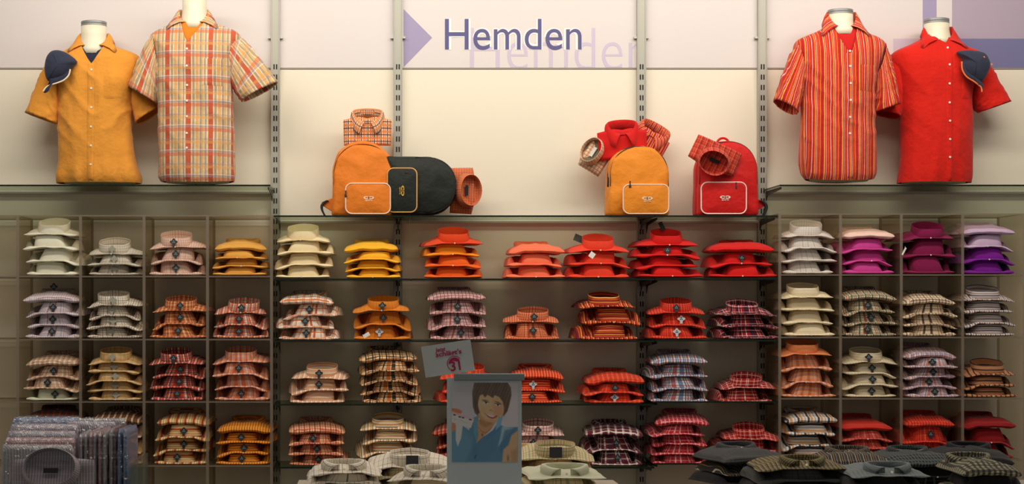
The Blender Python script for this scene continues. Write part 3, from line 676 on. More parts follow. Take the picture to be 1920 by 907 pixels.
def display_shirt(T, label, m, pv, opx, sleeves, placket, buttons, collar, colm=None, swap=False, pocket=None, hemf=None, thm=None):
    root = empty('short_sleeve_shirt', T.o, label, 'shirt', None)
    T.body(root, m, pv, opx, hemf=hemf)
    for i, sl in enumerate(sleeves): T.sleeve(root, m, *sl[:4], seed=T.seed+i*3, **(sl[4] if len(sl) > 4 else {}))
    if placket: T.strip(root, m, placket[0], placket[1], placket[2], placket[3], 'placket', nx=6)
    for px, py in buttons: T.button(root, px, py)
    if pocket: T.strip(root, m, *pocket, 'chest_pocket', off=.003, nx=10)
    c, pyb, a, bb, h, tilt, kw = collar
    co = collar_front(root, m, (T.X(c), 0, T.Z(pyb)), a, bb, h, tilt, swap, **kw)
    zt = T.Z(T.prof[-1][0])
    for i, v in enumerate(co.data.vertices):                  # the flap lies on the shirt front
        if i % 8 >= 4 and v.co.y < .03 and v.co.z < zt:
            v.co.y = min(v.co.y, T.front_y(v.co.x, v.co.z)-.005-(.008 if i % 8 < 6 else 0))
    return root
ORF = cloth('orange shirt cloth', (226, 150, 54), crinkle=.7); REDF = cloth('red shirt cloth', (214, 28, 12), crinkle=.7)
PLF = cloth('madras plaid cloth', (210, 180, 130), [(.0, .21, (196, 78, 48), .92), (.22, .03, (232, 222, 210), .9), (.28, .09, (154, 138, 116), .75), (.385, .025, (232, 222, 210), .9),
      (.43, .13, (220, 160, 92), .8), (.57, .02, (232, 222, 210), .85), (.60, .09, (144, 130, 122), .7), (.71, .07, (222, 170, 104), .8), (.79, .025, (236, 224, 210), .9), (.83, .08, (154, 136, 118), .6), (.94, .03, (236, 224, 210), .9)], .107,
      [(.05, .14, (206, 90, 60), .55), (.21, .06, (150, 140, 160), .5), (.29, .03, (236, 228, 220), .5), (.55, .12, (220, 160, 92), .5), (.7, .05, (150, 140, 150), .45)], .122, crinkle=.6)
STF = cloth('multi stripe cloth', (200, 40, 18), [(.02, .05, (232, 166, 60), .95), (.12, .025, (230, 196, 206), .95), (.18, .05, (214, 90, 36), .9), (.30, .035, (228, 140, 50), .95), (.41, .05, (170, 18, 60), .9), (.52, .055, (236, 180, 76), .95), (.63, .025, (230, 190, 206), .9), (.72, .05, (214, 100, 40), .9), (.87, .03, (230, 200, 206), .95)], .084, crinkle=.6)
UND = {'navy': cloth('navy tee', (40, 42, 62)), 'orange': cloth('orange tee', (226, 128, 30)), 'red': cloth('red tee', (200, 26, 24))}
def undershirt(T, col, pytop, label, vneck=None):
    root = empty('t_shirt', T.o, label, 't-shirt', None)
    T.body(root, UND[col], vneck[0] if vneck else None, vneck[1] if vneck else None, name='tee_body', shrink=.013, pytop=pytop, dsp=False, pybot=T.base-95)
def shirttail(c=.0, amp=.012): return lambda x, hw: amp*(abs(x/hw)**2.5)-.002
# orange shirt, far left
T1 = Torso(-.19, 344.5, [(344, 114, 262, .118), (336, 110, 264, .128), (322, 111, 259, .128), (300, 113, 253, .12), (250, 112, 247, .12), (200, 110, 246, .12), (170, 107, 250, .125), (140, 100, 258, .12), (120, 95, 264, .105), (110, 94, 264, .096),
     (103, 100, 258, .088), (97, 116, 244, .08), (91, 134, 226, .074), (86, 147, 210, .068)], 178, 11, 1.1, gather=1)
bust(T1, (152, 200), 41, 92, 'cream bust mannequin with grey neck cap wearing the plain orange shirt')
undershirt(T1, 'navy', 92, 'dark navy v-neck t-shirt under the plain orange shirt', (104, (158, 198, 177)))
display_shirt(T1, 'plain orange short-sleeved shirt on the leftmost mannequin', ORF, 124, (156, 200, 178),
    [((96, 104), (116, 186), (50, 212), (109, 233), {'yoff': .0}), ((262, 104), (243, 186), (298, 204), (255, 231), {'yoff': .02})], (172, 184, 124, 341),
    [(179, y) for y in (137, 172, 207, 243, 278, 313)], (177, 88, .075, .068, .066, .05, dict(rb=.160, rby=.125, g=26, tp=46, drop=.075, fdrop=-.036, backr=1.12)), pocket=(202, 238, 146, 190))
# plaid shirt
T2 = Torso(-.24, 344.5, [(343, 305, 437, .108), (335, 300, 439, .118), (300, 299, 437, .12), (241, 298, 436, .12), (195, 297, 434, .12), (160, 292, 434, .125), (126, 286, 439, .125), (90, 283, 447, .12), (74, 283, 450, .108), (64, 286, 448, .098),
     (57, 296, 438, .088), (51, 310, 422, .08), (45, 324, 404, .074), (39, 335, 392, .068)], 355, 23, 1.0)
bust(T2, (342, 388), -12, 44, 'cream bust mannequin wearing the orange and tan plaid shirt')
undershirt(T2, 'orange', 42, 'orange crew-neck t-shirt under the plaid shirt')
display_shirt(T2, 'tan, orange and white plaid short-sleeved shirt on the second mannequin from left', PLF, 84, (340, 389, 356),
    [((285, 62), (299, 148), (243, 164), (293, 194), {'yoff': -.01}), ((446, 60), (430, 150), (519, 156), (455, 190), {})], (349, 361, 84, 340),
    [(356, y) for y in (99, 131, 166, 195, 224, 255, 282)], (363, 46, .076, .068, .072, .05, dict(rb=.17, rby=.125, g=26, tp=46, drop=.08, fdrop=-.043, backr=1.12)), pocket=(384, 424, 116, 166), hemf=shirttail(0, .008))
# striped shirt
T3 = Torso(-.24, 343.0, [(340, 1513, 1633, .108), (332, 1506, 1637, .118), (300, 1502, 1638, .12), (230, 1502, 1637, .12), (165, 1502, 1640, .125), (125, 1494, 1649, .122), (98, 1488, 1658, .115), (86, 1488, 1660, .105), (77, 1492, 1656, .096),
     (70, 1505, 1643, .088), (64, 1520, 1628, .08), (58, 1535, 1614, .074), (51, 1547, 1603, .068)], 1580, 37, .9)
bust(T3, (1552, 1599), 19, 56, 'cream bust mannequin with grey neck cap wearing the striped shirt')
undershirt(T3, 'red', 54, 'red crew-neck t-shirt under the striped shirt')
display_shirt(T3, 'red, yellow and white vertically striped short-sleeved shirt', STF, 106, (1553, 1602, 1581),
    [((1489, 84), (1506, 160), (1454, 188), (1492, 213), {}), ((1659, 84), (1636, 158), (1681, 197), (1640, 211), {'yoff': -.02})], (1574, 1586, 106, 338),
    [(1580, y) for y in (103, 131, 163, 194, 225, 255)], (1578, 60, .074, .068, .098, .05, dict(rb=.158, rby=.125, g=26, tp=46, drop=.105, fdrop=-.050, backr=1.12)), pocket=(1600, 1632, 128, 176), hemf=shirttail(0, .012))
# red shirt
T4 = Torso(-.16, 344.0, [(343, 1684, 1816, .112), (325, 1687, 1818, .118), (292, 1690, 1819, .12), (186, 1688, 1820, .12), (150, 1680, 1826, .125), (118, 1671, 1836, .12), (104, 1670, 1838, .105), (97, 1676, 1832, .096),
     (90, 1692, 1814, .088), (84, 1706, 1800, .08), (78, 1718, 1788, .074), (72, 1728, 1779, .068)], 1765, 51, .7)
bust(T4, (1733, 1779), 36, 74, 'cream bust mannequin with grey neck cap wearing the plain red shirt')
display_shirt(T4, 'plain red short-sleeved shirt with white buttons, rightmost mannequin', REDF, 84, (1744, 1772, 1763),
    [((1671, 100), (1691, 188), (1643, 208), (1688, 220), {'yoff': .02}), ((1837, 100), (1820, 176), (1890, 192), (1836, 211), {})], (1758, 1770, 88, 341),
    [(1764, y) for y in (95, 128, 163, 198, 232, 266, 299)]+[(1751, 77)], (1760, 80, .072, .067, .078, .05, dict(rb=.158, rby=.125, g=15, tp=44, drop=.088, fdrop=-.043, backr=1.12)), pocket=(1788, 1812, 150, 190))
# ---------------------------------------------------------------- caps pinned on the shirts
NAVY = cloth('navy cap cloth', (48, 52, 72), crinkle=.3); PIPW = mat('cream piping', (240, 222, 190), .6); PIPO = mat('orange piping', (236, 120, 70), .6)
def cap(T, crown, brim, edge, pm, label, dots=()):
    c = sum(p[0] for p in crown)/len(crown); cy = sum(p[1] for p in crown)/len(crown)
    x0, z0 = T.X(c), T.Z(cy); y0 = min(T.front_y(T.X(p[0]), T.Z(p[1])) for p in crown)-.004
    root = empty('baseball_cap', T.o+Vector((x0, y0, z0)), label, 'cap', 'navy caps pinned on the shirts')
    def dome(poly, depth, name, yb, m):
        pts = [Vector(((p[0]-c)*T.s, (cy-p[1])*T.s)) for p in poly]; fine = []
        n = len(pts)
        for i in range(n):                                       # catmull-rom through the outline
            p0, p1, p2, p3 = pts[i-1], pts[i], pts[(i+1) % n], pts[(i+2) % n]
            for k in range(5):
                t = k/5; fine.append(.5*((2*p1)+(p2-p0)*t+(2*p0-5*p1+4*p2-p3)*t*t+(3*p1-p0-3*p2+p3)*t**3))
        ctr = sum(fine, Vector((0, 0)))/len(fine); V = []; R_ = [1, 1, .985, .95, .88, .78, .64, .48, .3, .14]
        for q, r in enumerate(R_):
            for p in fine:
                v = ctr+(p-ctr)*r; V.append((v.x, yb if q == 0 else yb-.003-depth*math.sqrt(max(0, 1-r*r))+.002*noise.noise(Vector((v.x*40, v.y*40, 1))), v.y))
        n = len(fine); f = [(i*n+j, i*n+(j+1) % n, (i+1)*n+(j+1) % n, (i+1)*n+j) for i in range(len(R_)-1) for j in range(n)]
        f += [tuple(range(n))[::-1], tuple((len(R_)-1)*n+j for j in range(n))]
        return mk(name, V, f, m, root, uv=[(v[0], v[2]) for v in V])
    dome(crown, .055, 'crown', 0, NAVY); dome(brim, .012, 'brim', -.018, NAVY)
    L_ = lambda p, y: ((p[0]-c)*T.s, y, (cy-p[1])*T.s)
    pts = [Vector(L_(p, -.026)) for p in edge]; fine = []
    for i in range(len(pts)-1):
        p0, p1, p2, p3 = pts[max(i-1, 0)], pts[i], pts[i+1], pts[min(i+2, len(pts)-1)]
        for k in range(5): t = k/5; fine.append(.5*((2*p1)+(p2-p0)*t+(2*p0-5*p1+4*p2-p3)*t*t+(3*p1-p0-3*p2+p3)*t**3))
    b_ = MB(); b_.tube(fine+[pts[-1]], .0042, 8); b_.build('brim_piping', pm, root, smooth=True)
    for (k0, k1) in ((0, len(crown)//2), (2, len(crown)//2+2)):   # crown seams
        a, b2 = Vector(crown[k0]), Vector(crown[k1 % len(crown)]); q = []
        for i in range(3, 18):
            p = a.lerp(b2, i/20); r = abs(i/20-.5)*2; q.append(L_(p, -.0035-.055*math.sqrt(max(0, 1-r*r))*.97))
        b_ = MB(); b_.tube(q, .0011, 5); b_.build('crown_seam', mat('navy seam', (34, 36, 52), .8), root, smooth=True)
    for d in dots:
        b_ = MB(); b_.lathe([(.0001, 0), (.005, 0), (.005, .002), (.0001, .0025)], (0, 0, 0), 12); o = b_.build('pin', PIPO, root); o.location = L_(d, -.045); o.rotation_euler = (PI/2, 0, 0)
cap(T1, [(108, 102.5), (122, 102), (138, 109), (153, 122), (147, 131), (140, 142), (130, 152), (114, 158), (101, 159), (95, 150), (93, 136), (95, 120), (100, 109)],
    [(141, 139), (138, 149), (130, 157), (118, 162.5), (105, 166), (97, 172), (92, 179), (96, 181), (103, 175), (104, 160), (100, 152), (112, 146), (128, 142)],
    [(142, 138), (139, 149), (130, 158), (118, 163), (105, 167), (97, 172), (92, 179)], PIPW, 'navy baseball cap with cream brim edge hanging on the orange shirt')
cap(T4, [(1776, 106), (1790, 102), (1806, 102), (1827, 107), (1835, 118), (1838, 130), (1832, 147), (1820, 162), (1805, 157), (1790, 145), (1785, 130), (1786, 118)],
    [(1784, 124), (1784, 138), (1792, 151), (1806, 160), (1819, 170), (1821, 179), (1824, 168), (1816, 158), (1804, 150), (1793, 138), (1791, 128)],
    [(1783, 124), (1784, 139), (1792, 152), (1806, 161), (1818, 171), (1820, 180)], PIPO, 'navy baseball cap with orange brim edge hanging on the red shirt', dots=[(1821, 117), (1835, 130)])
# ---------------------------------------------------------------- backpacks on the first glass tier
def arch(w, h, rt, n=12, rb=.02):
    """outline of a backpack front: rounded bottom corners, arched top; list of (x, z) going round"""
    pts = []
    for cx, cz, a0 in ((w/2-rb, rb, -90), (None, None, 0), (-w/2+rb, rb, 180)):
        if cx is not None:
            for k in range(5): a = math.radians(a0+90*k/4); pts.append((cx+rb*math.cos(a), cz+rb*math.sin(a)))
        else:
            for k in range(6): pts.append((w/2*(1-.03*k/5), rb+.02+(h-rt-rb-.02)*k/6))
            for k in range(2*n+1): a = PI*k/(2*n); pts.append((w/2*.97*rpow(math.cos(a), .88), h-rt+rt*rpow(math.sin(a), .95)))
            for k in range(5, -1, -1): pts.append((-w/2*(1-.03*k/5), rb+.02+(h-rt-rb-.02)*k/6))
    return pts
def puff(pts, y0, y1, bulge, round_=.02, c=None, wr=.004, seed=0, rmin=.12):
    """closed outline puffed into a cushion from y0 (back) to y1 (front)"""
    n = len(pts); ctr = Vector(c) if c else sum((Vector(p) for p in pts), Vector((0, 0)))/n
    mid = Vector(((min(p[0] for p in pts)+max(p[0] for p in pts))/2, (min(p[1] for p in pts)+max(p[1] for p in pts))/2)) if c is None else ctr
    prof = [(.93, y0), (.985, y0+(y1-y0)*.12), (1.0, y0+(y1-y0)*.35), (1.0, y0+(y1-y0)*.6), (.995, y1-(y1-y0)*.12), (.975, y1)]
    for k in range(1, 12):
        r = .975-(.975-rmin)*k/11; prof.append((r, y1-bulge*(1-(r/.975)**2)))
    V = []
    for (r, y) in prof:
        for p in pts:
            v = mid+(Vector(p)-mid)*r
            d = wr*(noise.noise(Vector((v.x*11+seed, y*9, v.y*11)))+.8*max(0, 1-3*abs(noise.noise(Vector((v.x*6+seed, v.y*9, 4))))))
            V.append((v.x+d*.4*(1 if v.x > mid.x else -1)*(r > .9), y-d, v.y+(d*.3 if v.y > .05 else 0)))
    f = [(i*n+j, (i+1)*n+j, (i+1)*n+(j+1) % n, i*n+(j+1) % n) for i in range(len(prof)-1) for j in range(n)]
    f += [tuple(range(n)), tuple((len(prof)-1)*n+j for j in range(n))[::-1]]
    return V, [q[::-1] for q in f]
def rrect(x0, x1, z0, z1, r, n=6):
    p = []
    for cx, cz, a0 in ((x1-r, z0+r, -90), (x1-r, z1-r, 0), (x0+r, z1-r, 90), (x0+r, z0+r, 180)):
        for k in range(n+1): a = math.radians(a0+90*k/n); p.append((cx+r*math.cos(a), cz+r*math.sin(a)))
    return p
ZIP = mat('dark zipper', (50, 34, 30), .6); WEB = mat('black webbing', (26, 26, 28), .7)
def backpack(loc, label, col, pipe, logo, w=.31, h=.372, dep=.17, rot=0, seed=0, strap=None, pull=(-.055, .16), backtop=.0, zipcol=None, pside=1):
    m = cloth('bag nylon %d' % seed, col, crinkle=.6, rough=.6); pm = mat('bag piping %s' % str(pipe), pipe, .5); lm = mat('bag logo %s' % str(logo), logo, .5)
    root = empty('backpack', loc, label, 'backpack', 'backpacks on the first glass tier', rot=(0, rot, 0))
    pts = arch(w, h-.006+backtop, h*.42); V, f = puff(pts, 0, -dep*.55, .0, wr=.010, seed=seed+2, c=(0, h*.45), rmin=.3); mk('main_body', V, f, m, root, uv=[(v[0], v[2]) for v in V])
    pts = arch(w*.965, h*.965, h*.40); V, f = puff(pts, -dep*.5, -dep*.86, dep*.14, wr=.006, seed=seed, c=(0, h*.42)); fp = mk('front_panel', V, f, m, root, uv=[(v[0], v[2]) for v in V])
    zp = [p for p in pts if p[1] > .14]; b_ = MB(); b_.tube([(x*1.003, -dep*.52, z+.001) for x, z in zp], .0055, 6); b_.tube([(x*.985, -dep*.86, z*.995) for x, z in zp], .002, 6); b_.build('zipper', zipcol or ZIP, root, smooth=True)
    # pocket
    px0, px1, pz0, pz1 = -w*.28, w*.46, .008, h*.435
    if pside < 0: px0, px1 = -w*.46, w*.27
    def fy(x, z): r = min(1, max(abs(x)/(w/2), abs(z-h*.42)/(h*.58))); return -dep*.86-dep*.14*(1-r*r)
    pr = rrect(px0, px1, pz0, pz1, .032); V, f = puff(pr, -dep*.9, -dep*1.04, .008, wr=.002, seed=seed+5); V = [(x, y-.004+.012*abs(x/(w/2))**2, z) for x, y, z in V]; pk = mk('front_pocket', V, f, m, root, uv=[(v[0], v[2]) for v in V])
    b_ = MB(); b_.tube([(x, -.005-dep*1.035+.012*abs(x/(w/2))**2, z) for x, z in rrect(px0+.002, px1-.002, pz0+.002, pz1-.002, .031)], .0036, 8, closed=True); b_.build('piping', pm, pk, smooth=True)
    # zipper pull
    x, z = pull; b_ = MB(); b_.box(-.003, .003, -.002, .002, -.018, .0); b_.lathe([(.001, -.034), (.0065, -.030), (.005, -.02), (.002, -.014)], (0, 0, 0), 10); o = b_.build('zipper_pull', ZIP, root); o.location = (x, -dep*1.07, z)
    # logo: two linked ovals over a small word
    lx, lz = (px0+px1)/2+.004, pz0+(pz1-pz0)*.52; yl = -dep*1.04-.0130
    b_ = MB()
    for sx, rx in ((-.0105, .0155), (.0105, .0155)):
        n = 24; out = [(sx+rx*math.cos(2*PI*k/n), .0075*math.sin(2*PI*k/n)) for k in range(n)]; inn = [(sx+rx*.55*math.cos(2*PI*k/n), .0038*math.sin(2*PI*k/n)) for k in range(n)]
        V = [(x_, 0, z_) for x_, z_ in out]+[(x_, 0, z_) for x_, z_ in inn]+[(x_, -.001, z_) for x_, z_ in out]+[(x_, -.001, z_) for x_, z_ in inn]
        b_.add(V, [(2*n+k, 2*n+(k+1) % n, 3*n+(k+1) % n, 3*n+k) for k in range(n)]+[(k, 2*n+k, 2*n+(k+1) % n, (k+1) % n) for k in range(n)]+[(n+k, n+(k+1) % n, 3*n+(k+1) % n, 3*n+k) for k in range(n)])
    lo = b_.build('logo', lm, pk); lo.location = (lx, yl, lz)
    lettering('sports', lm, pk, lx-.018, lx+.018, lz-.019, lz-.0095, yl, offset=.01)
    # shoulder strap end with buckle webbing at a lower corner
    if strap:
        s_ = strap; b_ = MB(); b_.prism([(s_*w*.46, .02), (s_*w*.46, .10), (s_*(w*.5+.055), .075), (s_*(w*.5+.045), .055)], -.06, -.045); b_.build('strap_wing', m, root, bevel=.003)
        q = [(s_*(w*.5+.03+.03*math.sin(t*PI*.9)), -.055-.01*t, .085-.083*t+.012*math.sin(t*PI)) for t in [i/10 for i in range(11)]]
        V = [(x, y+dy, z) for x, y, z in q for dy in (-.012, .012)]; V += [(x-s_*.013, y, z-.004) for x, y, z in V]; n = 22
        f = [(2*i, 2*i+1, 2*i+3, 2*i+2) for i in range(10)]+[(n+2*i, n+2*i+2, n+2*i+3, n+2*i+1) for i in range(10)]+[(2*i, 2*i+2, n+2*i+2, n+2*i) for i in range(10)]+[(2*i+1, n+2*i+1, n+2*i+3, 2*i+3) for i in range(10)]
        mk('webbing_strap', V, f, WEB, root)
    q = [(.03*math.cos(PI*k/10), -.02, h-.012+.028*math.sin(PI*k/10)) for k in range(11)]
    b_ = MB(); b_.tube(q, .006, 8); b_.build('carry_handle', m, root, smooth=True)
    return root
Zt = P(0, 403.5, YF)[2]+.0012
def at(px, y): return P(px, 0, y)[0]
OB, OP = (232, 130, 34), (246, 214, 190)
backpack((at(680, -.13), -.13, Zt), 'orange backpack with white-edged pocket on the left, plaid shirt sticking out on top', (230, 126, 34), OP, (250, 226, 196), seed=3, strap=-1, pull=(-.083, .125), backtop=.014, w=.305)
backpack((at(1190, -.13), -.13, Zt), 'orange backpack with white-edged pocket holding three shirts, right of centre', (234, 140, 36), OP, (250, 226, 196), seed=8, pull=(-.052, .172), w=.312, h=.36)
backpack((at(1354, -.13), -.13, Zt), 'bright red backpack with white-edged pocket at the right end of the shelf', (206, 20, 18), (248, 220, 210), (250, 226, 206), seed=14, strap=1, pull=(.03, .165), w=.31, h=.385, pside=-1)
backpack((at(722, -.10), -.10, Zt+.155), 'black backpack lying on its side behind the left orange one', (34, 38, 34), (214, 160, 90), (220, 170, 70), seed=21, rot=PI/2, w=.30, h=.365, pull=(-.06, .13), zipcol=WEB, dep=.18)
# shirts peeking out of the bags: upright folded shirts seen from the front
def peek_shirt(loc, rot, m, label, w=.24, h=.17, style='front', swap=False, ringt=(.075, .06), tiltx=.45, group='folded shirts sticking out of the backpacks', lab_m=None, sh=.02, inner=None):
    root = empty('folded_shirt', loc, label, 'shirt', group)
    root.rotation_euler = Matrix.Rotation(rot, 3, 'Y').to_euler()
    NX, NZ = 22, 18; V = []; UV = []
    for s_ in (0, 1):
        for i in range(NX+1):
            for j in range(NZ+1):
                u_ = i/NX*2-1; v_ = j/NZ; zt = -sh*abs(u_)**1.3*1.0-.012*(1-min(1, abs(u_)/.35))
                z = zt*(1-v_)-h*v_; x = u_*w/2*(1-.03*v_)
                e = math.sqrt(max(0, 1-abs(u_)**8))*math.sqrt(max(0, 1-(1-min(1, v_/.12))**2))*math.sqrt(max(0, 1-max(0, (v_-.9)/.1)**2))
                y = (-.016 if s_ == 0 else .016)*e-.004*noise.noise(Vector((x*20, z*20, loc[0]*9)))+.012*u_*u_
                V.append((x, y, z)); UV.append((x, z))
    k = (NX+1)*(NZ+1); Fc = grid_faces(NX+1, NZ+1)+grid_faces(NX+1, NZ+1, off=k, flip=True)
    o = mk('folded_body', V, [q[::-1] for q in Fc], m, root, uv=UV)
    # yoke seams
    a, bb = ringt
    if style == 'front':
        c = collar_front(root, m, (0, .02, -.008), a, bb*.7, .052, .03, swap, g=10, tp=30, rb=a*1.15, rby=bb*1.5, drop=.05, fdrop=.004, backr=1.1)
    else:
        c = collar_back(root, m, (0, 0, 0), a, bb, .044, -.026, 0, swap, flare=1.12, ex=.95)
    n = 28; R3 = Matrix.Rotation(tiltx, 3, 'X'); off = Vector((0, -.045 if style != 'front' else -.004, -.034 if style != 'front' else -.026))
    c.location = off; c.rotation_euler = (tiltx, 0, 0)
    cy_, cz_ = (.02, -.006) if style == 'front' else (0, -.024); ry_ = bb*(.68 if style == 'front' else .97)
    VI = [R3@Vector((a*.965*r*math.cos(2*PI*k/n), cy_+ry_*r*math.sin(2*PI*k/n), cz_-(.012 if style == 'front' else .008)*(1-r*r)))+off for r in (1, .7, .35, .02) for k in range(n)]
    mk('inner_yoke', VI, [(i*n+k, i*n+(k+1) % n, (i+1)*n+(k+1) % n, (i+1)*n+k) for i in range(3) for k in range(n)], inner or m, root, uv=[(v.x*1.0, v.z) for v in VI])
    b_ = MB(); b_.prism([(-.026, -.009), (.026, -.009), (.026, .009), (-.026, .009)], -.0005, .0005); l_ = b_.build('neck_label', lab_m or mat('brown neck label', (96, 62, 48), .6), root)
    l_.location = R3@Vector((0, cy_+ry_*(.62 if style == 'front' else -.1), cz_+.004))+off; l_.rotation_euler = (tiltx-PI/2, 0, 0)
    return root
F1 = cloth('orange brown plaid', (240, 210, 180), [(.0, .16, (84, 34, 28), .92), (.34, .30, (226, 124, 44), .85), (.76, .10, (100, 40, 36), .8)], .033, [(.0, .16, (84, 34, 28), .85), (.4, .28, (226, 124, 44), .75)], .033)
F2 = cloth('red orange small check', (232, 150, 96), [(.0, .2, (120, 34, 24), .85), (.5, .26, (206, 60, 36), .8)], .013, [(.0, .2, (120, 34, 24), .75), (.5, .26, (206, 70, 40), .6)], .013)
F3 = cloth('brown gingham', (238, 222, 196), [(.0, .4, (200, 116, 56), .7), (.6, .1, (90, 50, 40), .6)], .017, [(.0, .4, (200, 116, 56), .6)], .017)
F5 = cloth('red orange stripe', (200, 40, 34), [(.0, .2, (236, 150, 60), .95), (.4, .12, (120, 26, 40), .9), (.65, .1, (240, 200, 190), .9)], .024)
F6 = cloth('rust tartan', (196, 52, 34), [(.0, .12, (120, 30, 26), .8), (.3, .08, (224, 150, 120), .6), (.6, .14, (214, 90, 50), .7)], .03, [(.0, .12, (120, 30, 26), .5), (.4, .06, (224, 160, 130), .4)], .026)
def pk(px, py, y): return P(px, py, y)
peek_shirt(pk(689, 217, -.17), 0, F1, 'orange, brown and white plaid shirt standing in the left orange backpack', w=.245, h=.15, tiltx=.30)
peek_shirt(pk(893, 358, -.17), PI/2+.03, F2, 'red and orange checked shirt sticking out of the black backpack', w=.235, h=.13, style='ring', ringt=(.078, .066), tiltx=1.05, lab_m=TAGB)
peek_shirt(pk(1096, 276, -.15), -1.0, F3, 'brown and white gingham shirt at left of the right orange backpack', w=.18, h=.14, style='ring', ringt=(.066, .05), tiltx=1.15, lab_m=mat('white neck label', (210, 206, 196), .5), inner=cloth('olive collar inside', (112, 104, 84)))  # inside of this collar is a darker olive than the gingham around it
peek_shirt(pk(1166, 239, -.19), -.06, cloth('cloth plainred', (206, 22, 20)), 'plain red shirt standing in the middle of the right orange backpack', w=.25, h=.16, tiltx=.34)
peek_shirt(pk(1228, 244, -.14), .5, F5, 'red and orange striped shirt at right of the orange backpack', w=.20, h=.16, tiltx=.35)
peek_shirt(pk(1330, 318, -.33), -2.72, F6, 'rust tartan shirt hanging upside down over the red backpack', w=.245, h=.14, style='ring', ringt=(.072, .062), tiltx=1.2, lab_m=TAGB)
# ---------------------------------------------------------------- foreground tables
WOODT = mat('pale table board', (186, 178, 162), .5, vary=12)
def table(px0, px1, y0, y1, z, label):
    a, c = at(px0, y1), at(px1, y1); ctr = (a+c)/2; hw = (c-a)/2
    t = empty('display_table', (ctr, (y0+y1)/2, 0), label, 'table', None); hd = (y1-y0)/2
    b_ = MB(); b_.box(-hw, hw, -hd, hd, z-.03, z); b_.build('tabletop', WOODT, t, bevel=.003)
    for sx in (-1, 1):
        for sy in (-1, 1):
            b_ = MB(); b_.box(sx*(hw-.05)-.02, sx*(hw-.05)+.02, sy*(hd-.05)-.02, sy*(hd-.05)+.02, 0, z-.03); b_.build('leg', METAL, t)
ZT = .80
table(560, 1150, -2.95, -1.75, ZT, 'pale display table in front of the central shelves, carrying the poster')
table(1385, 2080, -2.75, -1.75, ZT, 'pale display table in front of the right cubbies, under the dark shirts')
table(-120, 268, -2.75, -1.72, ZT-.12, 'pale display table at the far left under the bagged shirts')
# small pile helper for the tables
def pile(cx, topy, y, fabs, kind, where, W=.276, rot=0, tagk=None, seed=1, base=None, tilt=None, wild=1.0):
    rng = random.Random(seed); n = len(fabs); ztop = P(0, topy, y)[2]; x = at(cx, y); z0 = ZT if base is None else base
    topx = {'ring': .072, 'rev': .066, 'frontc': .055}[kind]
    p = max(.02, (ztop-z0-topx)/max(1, n-1)) if n > 1 else .03
    for i in range(n):
        fb = fabs[n-1-i]; top = i == n-1; od = 'topmost' if top else ('bottom' if i == 0 else ORD[n-1-i])
        lab = '%s shirt, %s, %s' % (FB[fb][1], od, where) if n > 1 else '%s folded shirt %s' % (FB[fb][1], where)
        zz = z0+i*p+.001 if n > 1 else (ztop-topx)
        folded_shirt((x+rng.uniform(-.01, .01), y, zz), rot+rng.uniform(-.08, .08), W, .3, p if not top else .03, fb, kind if top else 'mid', tagk if top else None, lab,
                     'folded shirts on the front tables', rng, bottom=(i == 0), wild=wild, tilt=tilt if top else None)
pile(648, 861, -2.25, ['whitegrid', 'whitegrid', 'palegreen'], 'frontc', 'table pile left of the poster', W=.27, seed=4)
pile(769, 843, -2.10, ['whitegrid', 'khakiplaid', 'palegreen'], 'ring', 'table pile beside the poster', W=.33, tagk='band', seed=5, tilt=.22)
pile(792, 872, -2.62, ['whitegrid', 'creamline'], 'frontc', 'front table pile touching the poster', W=.26, seed=6, rot=-.3)
pile(1047, 827, -2.15, ['khakiplaid', 'tanyellow', 'khakiplaid', 'pinkbeige'], 'ring', 'table pile right of the poster', W=.30, tagk='band', seed=7, tilt=.22)
pile(1066, 869, -2.62, ['palegreen', 'khakiplaid'], 'frontc', 'front table pile right of the poster', W=.27, seed=8)
pile(985, 842, -1.95, ['tanyellow', 'pinkbeige', 'darkolive'], 'rev', 'table pile half behind the poster', W=.22, seed=9)
# dark labels on two of the collars
for (px, py, y, ww, hh) in ((775, 864, -2.115, 15, 9), (1046, 857, -2.165, 11, 8)):
    pass
pile(1430, 838, -1.98, ['greycheck', 'darkstripe', 'black'], 'rev', 'left end of the dark table pile', W=.30, seed=11, rot=.35)
pile(1508, 853, -2.28, ['oliveplaid', 'greycheck', 'black'], 'frontc', 'dark table pile', W=.33, seed=12)
pile(1597, 846, -2.05, ['darkstripe', 'oliveplaid', 'black'], 'rev', 'middle of the dark table piles', W=.32, seed=13, rot=-.2)
pile(1672, 866, -2.42, ['greyshiny', 'black', 'greycheck'], 'frontc', 'front of the dark table piles', W=.28, seed=14)
pile(1745, 846, -2.05, ['blackteal', 'black', 'blackteal'], 'rev', 'table pile by the second dark pile', W=.36, seed=15, rot=.15)
pile(1822, 838, -1.95, ['black', 'blackteal', 'black'], 'rev', 'rear right of the dark table piles', W=.32, seed=16, rot=-.2)
pile(1868, 860, -2.42, ['blackcream', 'black', 'blackcream'], 'rev', 'far right front of the dark tables', W=.22, seed=17)
